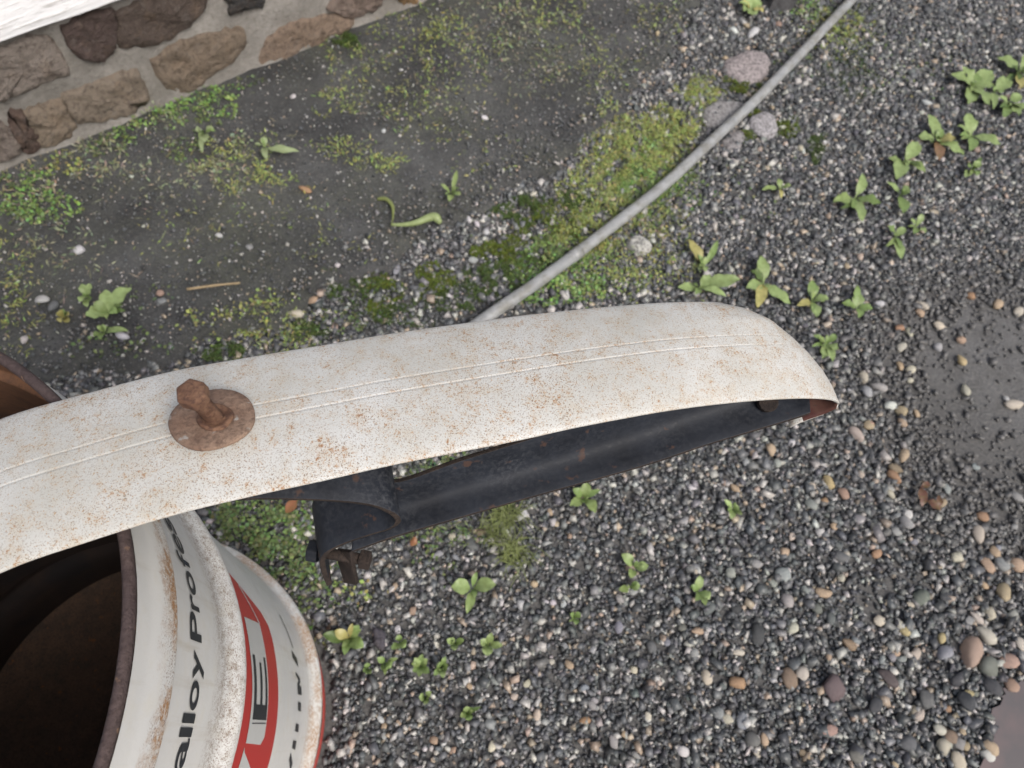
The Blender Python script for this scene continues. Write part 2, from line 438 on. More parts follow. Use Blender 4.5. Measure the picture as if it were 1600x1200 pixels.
GP = np.concatenate([GP, np.concatenate([FP, ground_z(FP)[:, None]], 1)]); gs = np.concatenate([gs, RNG.uniform(.010, .024, len(FP))])
gcol = stone_cols(len(GP))
for c, r, a in MUD[:3] + MUD[-1:]:                                  # stones coated with silt
    q = np.clip(1.6 * np.exp(-((GP[:, :2] - c[:2]) ** 2).sum(1) / (2 * r * r)), 0, .85)[:, None]; gcol = gcol * (1 - q) + np.array([.14, .138, .135]) * q
gravel = stones_mesh('gravel', GP, gs, gcol, M_GRAVEL, ground)
SP = np.stack([RNG.uniform(-1.4, 1.6, 60000), RNG.uniform(.2, 2.6, 60000)], 1); s_, d_ = wall_sd(SP); SP = SP[(d_ > .02) & (d_ < apron_edge(s_) + .02)]
SP = np.concatenate([SP, np.full((len(SP), 1), .0235)], 1)
grit = stones_mesh('grit', SP, np.clip(RNG.lognormal(math.log(.0032), .38, len(SP)), .0015, .009), stone_cols(len(SP), .16, .14) * .95, M_GRAVEL, apron)
tag(grit, 'loose grit scattered over the concrete strip', None, kind='stuff')
tag(gravel, 'fine crushed grey stone covering the yard', None, kind='stuff')

# the pebbles that show one by one
def pebble_mesh(seed):
    r = np.random.default_rng(seed); bm = bmesh.new(); bmesh.ops.create_icosphere(bm, subdivisions=2, radius=.5)
    ks = r.normal(size=(4, 3)); ph = r.random(4) * 6
    for v in bm.verts:
        c = np.array(v.co); f = 1 + .13 * sum(np.sin(c @ k * 3.0 + p) for k, p in zip(ks, ph)) / 1.6
        v.co = Vector(c * f)
    for _ in range(8):
        nn = r.normal(size=3); nn /= np.linalg.norm(nn); dd = r.uniform(.30, .44)
        for v in bm.verts:
            t = np.array(v.co) @ nn
            if t > dd: v.co = Vector(np.array(v.co) - nn * (t - dd) * .92)
    me = bpy.data.meshes.new('pebble'); bm.to_mesh(me); bm.free()
    me.polygons.foreach_set('use_smooth', [True] * len(me.polygons)); me.materials.append(M_PEBBLE); return me
PM = [pebble_mesh(i) for i in range(14)]
PCOL = {'c': (.50, .46, .38), 't': (.42, .32, .22), 'o': (.36, .225, .13), 'w': (.56, .555, .55), 'l': (.30, .305, .30), 'g': (.13, .138, .142),
        'd': (.05, .055, .062), 's': (.36, .25, .195), 'p': (.115, .085, .09), 'n': (.21, .155, .11), 'y': (.44, .36, .20), 'v': (.155, .165, .145), 'b': (.24, .255, .28)}
def pebble(x, y, size_px, c, long=1.25, rot=None, zoff=0):
    p = at(x, y, .012); dep = np.linalg.norm(p - np.array([0, 0, CAM_H])); d = size_px * dep / F_PX
    o = bpy.data.objects.new('pebble', random.choice(PM)); COL.objects.link(o); o.parent = ground
    k = random.uniform(.9, 1.1)
    hgt = d * random.uniform(.55, .75)
    o.scale = (d * math.sqrt(long) * k, d / math.sqrt(long), hgt)
    o.rotation_euler = (random.gauss(0, .15), random.gauss(0, .15), random.uniform(0, 6.28) if rot is None else rot)
    o.location = (p[0], p[1], float(surf_z(p[None, :])[0]) + hgt * .26 + .002 + zoff)
    j = random.uniform(.95, 1.25); col = PCOL[c]; o.color = (*[min(.7, v * j * random.uniform(.95, 1.05)) for v in col], 1)
    return o
PEB = """1228 862 19 t;1373 865 17 o;1500 870 21 c;1558 862 19 t;1547 883 22 t;1590 880 24 t;1532 833 24 c;1540 807 17 o;1567 882 22 l;1570 927 26 t;
1552 958 21 c;1530 963 16 c;1238 982 21 c;1377 968 18 c;1415 985 17 y;1475 997 17 y;1543 990 25 c;1327 1005 22 n;1433 1023 21 c;1517 1022 36 s;
1547 1040 38 v;1577 1032 24 s;1153 1067 25 o;1303 1077 42 p;1252 1053 20 c;1233 1063 26 n;1105 1060 20 c;1138 1122 18 c;1123 1113 20 b;1160 1125 23 b;
1177 1157 26 v;1195 1153 18 t;1297 1140 22 s;1440 1117 18 c;1485 1107 12 o;1517 1083 15 y;1510 1093 27 d;1473 1140 20 c;1478 1167 24 c;1490 1153 22 n;
1505 1162 19 l;1550 1167 24 t;1547 1182 20 w;1502 1192 26 c;1583 1070 26 s;1183 990 30 d;1287 927 22 t;1143 893 22 l;1223 898 26 l;1233 940 24 l;
1263 922 18 l;1277 952 18 v;1298 967 20 g;1442 933 26 v;1477 1020 24 b;1553 1073 28 d;1521 459 14 o;1444 474 17 c;1441 486 15 t;1562 473 16 t;
1592 486 14 c;1375 472 15 w;1408 511 15 o;1422 517 15 c;1473 507 17 c;1411 540 17 c;1505 528 15 t;1506 560 16 y;1425 576 19 c;1409 570 14 t;
1425 592 11 c;1392 633 20 w;1408 641 19 t;1435 644 14 t;1373 604 20 l;1356 613 20 l;1513 606 17 c;1590 630 20 c;1576 620 11 w;1360 663 17 t;
1412 660 15 t;1469 540 16 l;1340 679 23 c;1297 752 22 y;1321 770 20 s;1270 786 21 l;1290 782 16 o;1399 746 21 o;1402 732 19 n;1415 710 22 t;
1422 804 19 w;1420 817 24 l;1406 830 17 l;1347 810 19 l;1369 821 15 c;1240 836 14 c;1206 700 22 t;1217 720 17 l;1167 720 16 l;1177 707 16 s;
1360 662 14 s;1472 786 18 t;1482 762 16 l;1350 590 18 c;71 475 17 w;88 487 18 g;130 397 18 w;254 465 15 s;256 478 17 b;45 537 15 w;
197 532 19 w;272 550 16 w;299 525 13 w;228 538 10 w;478 303 16 o;460 158 11 w;345 375 11 w;392 393 12 l;487 468 17 t;497 469 14 w;529 421 13 w;460 487 22 c;
760 360 12 w;745 348 12 w;733 341 11 w;790 360 11 w;757 192 12 w;835 300 11 c;912 298 11 w;600 212 9 w;636 380 14 l;620 420 18 b;718 430 14 l;740 405 15 l;
700 460 12 w;775 450 13 l;770 465 13 l;1176 50 18 w;1147 45 14 w;1169 37 13 t;1134 88 11 t;1070 72 8 t;1025 60 9 t;1218 35 11 s;1208 165 10 t;1253 228 13 c;1291 218 9 w;1449 158 14 w;
1170 384 10 t;1344 357 14 c;1347 382 12 l;1240 293 11 l;1325 413 12 t;1395 408 11 c;1430 403 11 l;1335 476 14 w;1402 1020 14 t;890 840 15 s;870 817 12 t;860 798 14 t;814 805 20 w;
792 830 9 w;735 850 26 g;705 838 14 c;718 838 13 l;750 832 16 n;682 866 16 l;617 914 13 t;628 912 11 w;645 954 15 s;672 941 10 w;621 983 15 w;880 955 10 w;
865 941 12 w;882 942 12 w;750 893 9 s;836 912 13 t;970 935 16 l;968 978 22 b;784 940 11 w;854 940 10 w;773 1063 14 l;825 1067 14 c;734 1072 12 t;691 1077 12 t;
639 1063 12 w;666 1078 12 w;891 1037 17 t;1015 1120 15 c;975 1090 16 l;540 1110 11 w;595 1124 12 w;600 1134 10 t;622 1130 10 s;693 1151 12 l;770 1165 16 c;600 1150 12 l;708 1172 12 t;
1000 1100 12 w;915 1125 15 o;840 1118 18 c;1070 1175 18 w;1085 1020 20 l;960 1160 20 l;1060 940 18 b;1110 950 22 g;1020 1010 22 g;1185 880 18 l;1320 870 24 g;1370 1100 26 d;1420 1160 26 g;1340 1180 22 v;1260 1180 18 t;1390 1060 28 p;
1480 930 20 d;1500 1060 22 d;1450 1090 24 g;1585 960 18 l;1560 1020 16 l;1596 1005 18 c""".replace('\n', '').split(';')
for e_ in PEB:
    a_ = e_.split()
    if len(a_) == 4: pebble(float(a_[0]), float(a_[1]), float(a_[2]) * .88, a_[3], random.uniform(1.05, 1.6))
n_left = 300 - len(PEB)
while n_left > 0:
    x, y = random.uniform(560, 1600), random.uniform(680, 1195)
    if x < 620 and y < 930 or (y < 1150 - (x - 560) * .45 and random.random() < .5): continue
    p = at(x, y, 0)
    if in_poly(p[None, :2], PUD)[0]: continue
    pebble(x, y, random.uniform(9, 15), random.choice('cccttlllwggdvbb'), random.uniform(1.0, 1.7)); n_left -= 1

# flat granite stones set in the ground by the conduit
def rock(name, poly_px, z, hgt, col, label, group=None, mat=None, cat='stone', seed=1):
    P = [at(x, y, z)[:2] for x, y in poly_px]; c = np.mean(P, axis=0); r = np.random.default_rng(seed)
    V, Fc = [], []; n = 24
    ang = np.array([math.atan2(q[1] - c[1], q[0] - c[0]) for q in P]); rad = np.array([np.hypot(*(q - c)) for q in P])
    o_ = np.argsort(ang); A = np.concatenate([ang[o_] - 2 * math.pi, ang[o_], ang[o_] + 2 * math.pi]); R = np.tile(rad[o_], 3)
    for k, (f, h) in enumerate(((1.03, -.012), (1.0, hgt * .45), (.9, hgt * .85), (.62, hgt), (.3, hgt * 1.04))):
        for i in range(n):
            a = -math.pi + 2 * math.pi * i / n; rr = np.interp(a, A, R) * f * (1 + .04 * r.normal() * (k < 2))
            V.append((math.cos(a) * rr, math.sin(a) * rr, h + .12 * hgt * r.normal() * (k > 1)))
    V.append((0, 0, hgt))
    for k in range(4):
        for i in range(n): Fc.append((k * n + i, k * n + (i + 1) % n, (k + 1) * n + (i + 1) % n, (k + 1) * n + i))
    Fc += [(4 * n + i, 4 * n + (i + 1) % n, 5 * n) for i in range(n)]
    o = mesh(name, V, Fc, mat or M_STONE); o.location = (c[0], c[1], 0); o.color = (*col, 1)
    return tag(o, label, cat, group)
M_GRAN = mat_obj('speckled granite', .8, .3, (.06, .055, .058), 130, .9, .5)
rock('granite_stone', [(1128, 100), (1150, 88), (1170, 78), (1200, 82), (1200, 108), (1190, 124), (1165, 127), (1140, 117)], .012, .018, (.33, .295, .295), 'pinkish grey granite stone in the gravel nearest the top edge left of the conduit', 'flat stones by the conduit', M_GRAN, seed=2)
rock('granite_stone', [(1098, 180), (1110, 162), (1140, 157), (1165, 160), (1160, 180), (1135, 196), (1105, 195)], .012, .014, (.28, .275, .275), 'broad grey granite stone partly under the middle of the conduit', 'flat stones by the conduit', M_GRAN, seed=3)
rock('granite_stone', [(1172, 195), (1185, 175), (1205, 176), (1213, 192), (1206, 213), (1185, 210)], .012, .016, (.37, .36, .37), 'pale lilac granite stone just right of the conduit', 'flat stones by the conduit', M_GRAN, seed=4)
rock('granite_stone', [(1130, 222), (1145, 205), (1162, 203), (1160, 222), (1140, 232)], .012, .012, (.26, .25, .25), 'small dull granite stone touching the right side of the conduit', 'flat stones by the conduit', M_GRAN, seed=5)
rock('quartz_stone', [(979, 375), (990, 368), (1010, 374), (1021, 384), (1014, 391), (990, 386)], .02, .025, (.46, .46, .43), 'pale oblong stone in the moss just right of the conduit', None, M_GRAN, seed=6)
rock('slate_shard', [(582, 980), (596, 983), (600, 1000), (598, 1018), (590, 1010), (584, 994)], .015, .016, (.075, .07, .085), 'dark slate shard standing in gravel right of the drum foot', None, M_GRAN, seed=7)
bm = bmesh.new(); q0, q1 = at(1199, 18, .0), at(1235, 18, .0)
bmesh.ops.create_cube(bm, size=1, matrix=Matrix.Translation(((q0[0] + q1[0]) / 2, q0[1] + .05, .035)) @ Matrix.Rotation(.05, 4, 'Z') @ Matrix.Diagonal((abs(q1[0] - q0[0]), .10, .09, 1)))
bmesh.ops.subdivide_edges(bm, edges=bm.edges[:], cuts=4, use_grid_fill=True)
for v in bm.verts: v.co += Vector((.0022 * vnoise(np.array(v.co), 40, 1), .0022 * vnoise(np.array(v.co), 40, 2), .0022 * vnoise(np.array(v.co), 40, 3)))
o = from_bm('stone_block', bm, M_GRAN, None, False); o.color = (.095, .097, .10, 1); tag(o, 'dark square block at the top edge left of the conduit', 'block')

# ------------------------------------------------------------------ stone wall and white siding
def on_wall(x, y, proud=0.0):
    """wall coordinates (s, z) of what shows at that pixel on the wall's face"""
    d = CM.T @ np.array([(x - 800) / F_PX, -(y - 600) / F_PX, -1.0])
    n3 = np.array([WN[0], WN[1], 0]); p0 = np.array([WB0[0], WB0[1], 0]) + n3 * proud
    t = ((p0 - np.array([0, 0, CAM_H])) @ n3) / (d @ n3)
    p = np.array([0, 0, CAM_H]) + t * d
    return (p[:2] - WB0) @ WD, p[2]
wall = empty('stone_wall', (*WB0, 0))
tag(wall, 'rubble stone wall with grey mortar below the white siding', 'wall')
def wpt(s, z, d):       # relative to the wall's empty
    return (WD[0] * s + WN[0] * d, WD[1] * s + WN[1] * d, z)
S_ = np.linspace(-2.5, 4.5, 240); Zs = np.linspace(-.03, .46, 26); V, Fc = [], []
for s in S_:
    for z in Zs:
        foot = .022 * max(0, 1 - z / .05)
        V.append(wpt(s, z, .004 * vnoise(np.array([s, z]), 14, 5) + .003 * vnoise(np.array([s, z]), 45, 6) + foot))
m_ = len(Zs)
for i in range(len(S_) - 1):
    for j in range(m_ - 1): a = i * m_ + j; Fc.append((a, a + m_, a + m_ + 1, a + 1))
b0 = len(V); V += [wpt(S_[0], -.03, -.35), wpt(S_[-1], -.03, -.35), wpt(S_[-1], .46, -.35), wpt(S_[0], .46, -.35)]
Fc += [(b0, b0 + 3, b0 + 2, b0 + 1)]
mesh('mortar', V, Fc, M_MORTAR, wall)
def wall_stone(poly, col, seed, proud=.012):
    poly = np.array(poly); c = poly.mean(0); poly = c + (poly - c) * 1.06; r = np.random.default_rng(seed); n = 44
    seg = np.roll(poly, -1, 0) - poly; ln = np.hypot(seg[:, 0], seg[:, 1]); cum = np.concatenate([[0], np.cumsum(ln)])
    per = []
    for k in range(n):
        t = cum[-1] * k / n; i = min(np.searchsorted(cum, t, 'right') - 1, len(poly) - 1); per.append(poly[i] + seg[i] * (t - cum[i]) / ln[i])
    per = np.array(per); per = (np.roll(per, 1, 0) + 2 * per + np.roll(per, -1, 0)) / 4
    per += .0025 * r.normal(size=per.shape); V, Fc = [], []
    lv = ((1.04, -.010), (1.0, .000), (.965, proud * .7), (.9, proud), (.78, proud * 1.1), (.62, proud * 1.2), (.44, proud * 1.2), (.24, proud * 1.2))
    for k, (f, h) in enumerate(lv):
        for i in range(n):
            q = c + (per[i] - c) * f
            V.append(wpt(q[0], q[1], h + (.005 * vnoise(q, 30, seed) + .0035 * vnoise(q, 85, seed + 1) + .002 * vnoise(q, 190, seed + 2)) * (k > 1)))
    V.append(wpt(c[0], c[1], proud * 1.2 + .0035 * vnoise(c, 30, seed)))
    for k in range(len(lv) - 1):
        for i in range(n): Fc.append((k * n + i, k * n + (i + 1) % n, (k + 1) * n + (i + 1) % n, (k + 1) * n + i))
    e = (len(lv) - 1) * n; Fc += [(e + i, e + (i + 1) % n, e + n) for i in range(n)]
    o = mesh('stone', V, Fc, M_STONE, wall); o.color = (*col, 1); return o
C4 = lambda L, ox, oy: [on_wall(ox + a / 4, oy + b / 4) for a, b in L]
WS = [(C4([(-160, 390), (0, 290), (200, 215), (300, 215), (430, 440), (300, 500), (120, 570), (-120, 640)], 0, 0), (.30, .26, .23)),
      (C4([(370, 170), (480, 110), (600, 75), (715, 55), (722, 280), (640, 370), (540, 378), (460, 330), (410, 260)], 0, 0), (.115, .085, .078)),
      (C4([(735, 55), (850, 10), (1000, -60), (1290, -60), (1270, 60), (1180, 150), (1060, 230), (870, 290), (745, 300)], 0, 0), (.125, .098, .085)),
      (C4([(945, 370), (1090, 270), (1300, 200), (1490, 180), (1530, 230), (1510, 320), (1340, 450), (1160, 570), (1050, 550), (990, 470)], 0, 0), (.27, .215, .165)),
      (C4([(385, 590), (620, 500), (830, 430), (930, 580), (900, 650), (700, 730), (480, 760)], 0, 0), (.30, .25, .20)),
      (C4([(140, 690), (380, 620), (465, 770), (440, 860), (250, 920), (210, 830)], 0, 0), (.30, .245, .19)),
      (C4([(50, 700), (135, 690), (235, 870), (240, 930), (160, 960), (60, 820)], 0, 0), (.14, .10, .085)),
      (C4([(200, 410), (270, 230), (440, 140), (640, 90), (760, 100), (820, 130), (680, 240), (500, 350), (280, 460)], 350, 0), (.31, .235, .18)),
      (C4([(640, 50), (720, -60), (1040, -60), (930, 60), (800, 110), (700, 85)], 350, 0), (.26, .205, .175)),
      (C4([(10, -40), (250, -60), (240, 30), (30, 76)], 350, 0), (.06, .06, .062)),
      (C4([(1070, -40), (1180, -60), (1200, 10), (1120, 45)], 350, 0), (.33, .215, .11)),
      (C4([(-220, 900), (0, 750), (45, 790), (125, 905), (110, 955), (-160, 1080)], 0, 0), (.27, .23, .205))]
for i, (poly, c) in enumerate(WS): wall_stone(poly, c, 20 + i)
for side in (0, 1):                                    # the wall goes on past the picture
    s0 = 1.52 if side else -.36
    for rowz, rh in ((.10, .12), (.24, .12)):
        s = s0
        for k in range(7):
            w = random.uniform(.16, .30); sg = 1 if side else -1; c = s + sg * w / 2
            q = [(c + w * .46 * math.cos(t) * (1 + .1 * random.gauss(0, 1)), rowz + rh * .46 * math.sin(t) * (1 + .1 * random.gauss(0, 1)) * 1.1) for t in np.linspace(0, 6.28, 9)[:-1]]
            wall_stone(q, random.choice([(.30, .23, .17), (.26, .22, .19), (.13, .10, .085), (.31, .25, .19)]), 60 + k + 10 * side); s += sg * (w + .02)

siding = empty('timber_siding', (*WB0, .33))
tag(siding, 'white painted timber siding above the stone wall in the corner', 'siding')
for i in range(6):
    z0 = i * .165; bm = bmesh.new()
    pr = [(.030, 0), (.036, .004), (.036, .02), (.018, .185), (-.02, .185), (-.02, 0)]
    L = np.linspace(-2.5, 4.5, 90); vs = []
    for s in L:
        w = .0016 * math.sin(s * 31 + i) + .0012 * math.sin(s * 83)
        vs.append([bm.verts.new(wpt(s, z0 + z + (w if z < .01 else 0), d + w * .6)) for d, z in pr])
    for a, b in zip(vs, vs[1:]):
        for j in range(6): bm.faces.new((a[j], a[(j + 1) % 6], b[(j + 1) % 6], b[j]))
    bm.faces.new(vs[0]); bm.faces.new(vs[-1][::-1])
    o = from_bm('board', bm, M_SIDING, siding, smooth=False)
# turn the siding grain along the boards
_a = math.atan2(WD[1], WD[0])
for o in siding.children:
    o.data.transform(Matrix.Rotation(-_a, 4, 'Z'))
siding.rotation_euler.z = _a

# ------------------------------------------------------------------ conduit
def tube(name, pts, rad, mat, parent=None, seg=14, cap=True):
    pts = [Vector(p) for p in pts]; bm = bmesh.new(); rings = []
    up = Vector((0, 0, 1))
    for i, p in enumerate(pts):
        t = (pts[min(i + 1, len(pts) - 1)] - pts[max(i - 1, 0)]).normalized()
        a = t.cross(up); a = a.normalized() if a.length > 1e-4 else Vector((1, 0, 0)); b = a.cross(t)
        rr = rad[i] if isinstance(rad, (list, tuple)) else rad
        rings.append([bm.verts.new(p + (a * math.cos(6.28318 * k / seg) + b * math.sin(6.28318 * k / seg)) * rr) for k in range(seg)])
    for A, B in zip(rings, rings[1:]):
        for k in range(seg): bm.faces.new((A[k], A[(k + 1) % seg], B[(k + 1) % seg], B[k]))
    if cap: bm.faces.new(rings[0][::-1]); bm.faces.new(rings[-1])
    return from_bm(name, bm, mat, parent)
def smooth_path(P, n):
    P = np.array(P, float); out = []
    for i in range(len(P) - 1):
        p0, p1, p2, p3 = P[max(i - 1, 0)], P[i], P[i + 1], P[min(i + 2, len(P) - 1)]
        for t in np.linspace(0, 1, n, endpoint=False):
            out.append(.5 * ((2 * p1) + (-p0 + p2) * t + (2 * p0 - 5 * p1 + 4 * p2 - p3) * t * t + (-p0 + 3 * p1 - 3 * p2 + p3) * t ** 3))
    out.append(P[-1]); return out
cp = smooth_path([at(x, y, .030) for x, y in ((590, 618), (680, 554), (760, 496), (850, 434), (948, 360), (1040, 287), (1110, 222), (1180, 157), (1250, 85), (1300, 32), (1336, -6), (1375, -50), (1430, -110), (1500, -180), (1560, -235))], 5)
conduit = tag(tube('conduit', cp, .0145, M_CONDUIT), 'grey plastic conduit running across the ground behind the bumper', 'conduit')
jp = [at(x, y, .030) for x, y in ((893, 402), (900, 397), (907, 392))]
tube('joint_sleeve', jp, .0156, M_CONDUIT, conduit)

# ------------------------------------------------------------------ steel drum
DC, DH = (-.504, .037), .88
drum = empty('steel_drum', (DC[0], DC[1], 0))
tag(drum, 'open white steel drum with red print and black lettering', 'drum')
def sig(x): return .5 * (1 + math.tanh(x / 2))
def prof(z):
    r = .289 - .005 * sig((.105 - z) / .008)
    for c, w, h in ((.613, .018, .0125), (.143, .018, .0150)): r += h * math.exp(-((z - c) / w) ** 2)
    return r + .0085 * sig((z - .7985) / .0010) * (1 - .6 * sig((z - .835) / .010))
zs = sorted(set(np.round(np.concatenate([np.linspace(.012, .87, 70), np.linspace(.56, .66, 22), np.linspace(.09, .2, 22), np.linspace(.77, .85, 24), np.linspace(.792, .805, 16)]), 4)))
NS = 144
def drum_r(z, a):
    return prof(z) + .0012 * math.sin(3 * a + 1 + 4 * z) + .0008 * math.sin(7 * a - 9 * z) 
def lathe(name, prs, mat, dent=True):
    V, Fc = [], []
    for r, z in prs:
        for k in range(NS):
            a = 2 * math.pi * k / NS; q = r + (drum_r(z, a) - prof(z) if dent else 0)
            V.append((q * math.cos(a), q * math.sin(a), z))
    for i in range(len(prs) - 1):
        for k in range(NS): Fc.append((i * NS + k, i * NS + (k + 1) % NS, (i + 1) * NS + (k + 1) % NS, (i + 1) * NS + k))
    return mesh(name, V, Fc, mat, drum)
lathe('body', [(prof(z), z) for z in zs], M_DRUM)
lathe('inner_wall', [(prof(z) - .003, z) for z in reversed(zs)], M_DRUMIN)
lathe('rim', [(.2895 + .0044 * math.cos(t), .876 + .0056 * math.sin(t)) for t in np.linspace(-2.2, 4.2, 15)], M_RIM)
lathe('foot_rim', [(.283 + .006 * math.cos(t), .007 + .007 * math.sin(t)) for t in np.linspace(-1.6, 1.7, 9)], M_REDBASE, False)
V = [(0, 0, .026)]; Fc = []; rr = [.05, .12, .19, .25, .283, .2875]
for i, r in enumerate(rr):
    for k in range(72):
        a = 2 * math.pi * k / 72; V.append((r * math.cos(a), r * math.sin(a), .026 + .002 * math.sin(r * 40 + 3 * a) + (.004 if i == 5 else 0)))
Fc += [(0, 1 + k, 1 + (k + 1) % 72) for k in range(72)]
for i in range(5):
    for k in range(72): Fc.append((1 + i * 72 + k, 1 + i * 72 + (k + 1) % 72 - 0, 1 + (i + 1) * 72 + (k + 1) % 72, 1 + (i + 1) * 72 + k))
mesh('drum_bottom', V, Fc, M_DRUMBOT, drum)

def on_drum(th, z, lift):
    a = math.radians(th); r = drum_r(z, a) + lift
    return (r * math.cos(a), r * math.sin(a), z)
def print_poly(name, poly, mat, lift=.0006, step=.8, parent=None):
    """a printed patch: polygon in (degrees, height) laid on the drum's skin"""
    bm = bmesh.new(); vs = [bm.verts.new((t * .1, z * 10, 0)) for t, z in poly]; bm.faces.new(vs)
    lo, hi = min(t for t, _ in poly), max(t for t, _ in poly)
    t = math.floor(lo) + step
    while t < hi:
        bmesh.ops.bisect_plane(bm, geom=bm.verts[:] + bm.edges[:] + bm.faces[:], plane_co=(t * .1, 0, 0), plane_no=(1, 0, 0)); t += step
    zl, zh = min(z for _, z in poly), max(z for _, z in poly); z = zl + .006
    while z < zh:
        bmesh.ops.bisect_plane(bm, geom=bm.verts[:] + bm.edges[:] + bm.faces[:], plane_co=(0, z * 10, 0), plane_no=(0, 1, 0)); z += .006
    for v in bm.verts: v.co = on_drum(v.co.x * 10, v.co.y / 10, lift)
    me = bpy.data.meshes.new(name); bm.to_mesh(me); bm.free()
    me.polygons.foreach_set('use_smooth', [True] * len(me.polygons))
    return link(bpy.data.objects.new(name, me), parent or drum, mat)
red = print_poly('red_panel', [(-60, .572), (-60, .404), (18, .402), (21.5, .407), (24.5, .430), (27.5, .480), (31.5, .545), (33.5, .568)], M_RED, .0005)
print_poly('white_panel', [(-6.6, .537), (-7.0, .472), (-5.5, .460), (20.3, .463), (19.6, .5405), (12, .5425), (4, .539)], M_WHITEP, .0010, parent=red)
print_poly('white_line', [(20.3, .460), (20.3, .466), (28.5, .514), (28.9, .5105)], M_WHITEP, .0010, parent=red)
print_poly('white_panel', [(-7.3, .5385), (-20, .546), (-20, .470), (-13, .470), (-8.3, .534)], M_WHITEP, .0010, parent=red)
print_poly('letter', [(-1.95, .465), (11.7, .471), (11.6, .4800), (1.15, .4760), (1.1, .4915), (10.1, .4945), (10.0, .5040), (1.05, .5015), (1.0, .519), (11.3, .5235), (11.2, .534), (-2.05, .5285)], M_BLACKP, .0015, parent=red)
print_poly('panel_rule', [(-2.9, .528), (-2.7, .528), (-2.5, .466), (-2.7, .466)], M_BLACKP, .0015, parent=red)
for pl in ([(-14.0, .247), (-11.0, .280), (-9.2, .280), (-12.0, .247)], [(-8.6, .252), (-8.2, .276), (-6.2, .279), (-6.4, .254)],
           [(-4.2, .250), (-4.0, .274), (-2.0, .276), (-2.2, .252)], [(1.2, .243), (1.3, .266), (3.6, .268), (3.5, .246)],
           [(5.6, .240), (5.5, .268), (8.4, .270), (9.4, .258), (10.6, .277), (11.6, .275), (10.2, .248), (9.0, .247), (8.3, .258), (7.9, .242)],
           [(13.2, .252), (15.4, .283), (17.6, .282), (15.8, .252)], [(18.5, .264), (18.6, .269), (28.0, .293), (28.2, .289)]):
    print_poly('letter', pl, M_BLACKP, .0008)
def glyph(ch, t0, t1, z0, z1, shear=.0, bold=.012):
    cu = bpy.data.curves.new('g', 'FONT'); cu.body = ch; cu.offset = bold; cu.resolution_u = 6; cu.fill_mode = 'FRONT'
    ob = bpy.data.objects.new('g', cu); COL.objects.link(ob)
    dg = bpy.context.evaluated_depsgraph_get(); dg.update(); me = bpy.data.meshes.new_from_object(ob.evaluated_get(dg))
    bpy.data.objects.remove(ob); bpy.data.curves.remove(cu)
    co = np.zeros(len(me.vertices) * 3); me.vertices.foreach_get('co', co); co = co.reshape(-1, 3)
    lo, hi = co.min(0), co.max(0); uv = (co - lo) / np.maximum(hi - lo, 1e-6)
    h = (z1 - z0); wdt = (t1 - t0)
    sh = math.degrees(shear * h / .292)
    out = [on_drum(t0 + u[0] * (wdt - sh) + sh * u[1], z0 + u[1] * h, .0010) for u in uv]
    me.vertices.foreach_set('co', np.array(out).ravel()); me.update()
    if me.materials: me.materials.clear()
    me.name = 'letter'; link(bpy.data.objects.new('letter', me), drum, M_BLACKP)
X0, XH, CH = .7165, .738, .7465
for ch, t0, t1, z0, z1, b in (('a', -10.2, -5.7, X0, XH + .001, .014), ('l', -5.5, -4.1, X0, CH, .0), ('l', -3.45, -2.0, X0, CH, .0), ('o', -1.5, 3.1, X0, XH, .016), ('y', 3.3, 7.9, X0 - .007, XH, .014),
                             ('P', 9.4, 14.3, .7185, .7485, .014), ('r', 14.7, 17.5, .7190, .742, .014), ('o', 17.6, 22.1, .7190, .741, .016), ('f', 22.6, 25.4, .7200, .7515, .014),
                             ('e', 25.5, 29.6, .7210, .744, .014), ('s', 29.9, 33.6, .7215, .745, .014)):
    glyph(ch, t0, t1, z0, z1, bold=b)

# ------------------------------------------------------------------ bumper
def arch(x): return .920 - .22 * (x + .03) ** 2
LOW = [(0, 895), (135, 847), (270, 805), (385, 777), (500, 752), (620, 725), (800, 690), (900, 668), (1000, 649)]
UPP = [(0, 655), (135, 615), (270, 580), (385, 559), (500, 540), (620, 520), (800, 495), (900, 484), (1000, 475)]
XA = [-.305, -.245, -.19, -.14, -.092, -.037, .050, .098, .15]
LP = np.array([at(*q, arch(x)) for q, x in zip(LOW, XA)])
UP = np.array([at(*q, arch(x) - .020) for q, x in zip(UPP, XA)])
# the left part goes on past the picture
LEFT_L = [LP[0] + (LP[0] - LP[1]) * q + np.array([0, -.010, -.008]) * q * q for q in (5, 4, 3, 2, 1)]
LEFT_U = [UP[0] + (UP[0] - UP[1]) * q + np.array([0, -.010, -.008]) * q * q for q in (5, 4, 3, 2, 1)]
LP = np.concatenate([LEFT_L, LP]); UP = np.concatenate([LEFT_U, UP])
LPs, UPs = np.array(smooth_path(LP, 5)), np.array(smooth_path(UP, 5))
OUT_V = [0, .12, .25, .42, .56, .75, .9, 1.0]
OUT_P = [(1312, 631, .843), (1301, 605, .846), (1286, 580, .849), (1261, 550, .853), (1236, 527, .857), (1201, 500, .863), (1160, 482, .869), (1120, 473.5, .874)]
OUT3 = np.array([at(*q) for q in OUT_P])
def outline(v): return np.array([np.interp(v, OUT_V, OUT3[:, i]) for i in range(3)])
BT = (LPs[-1] - LPs[-12]); BT /= np.linalg.norm(BT); BT2 = np.array([BT[0], BT[1], 0]); BT2 /= np.linalg.norm(BT2); BP = np.array([-BT2[1], BT2[0], 0])
def crown(v):
    v = min(max(v, 0), 1); h = .010 * (4 * v * (1 - v)) ** .75
    for c in (.475, .575):
        q = abs(v - c) / .010
        if q < 1: h -= .0005 * (1 - q * q) ** 1.5
    return h
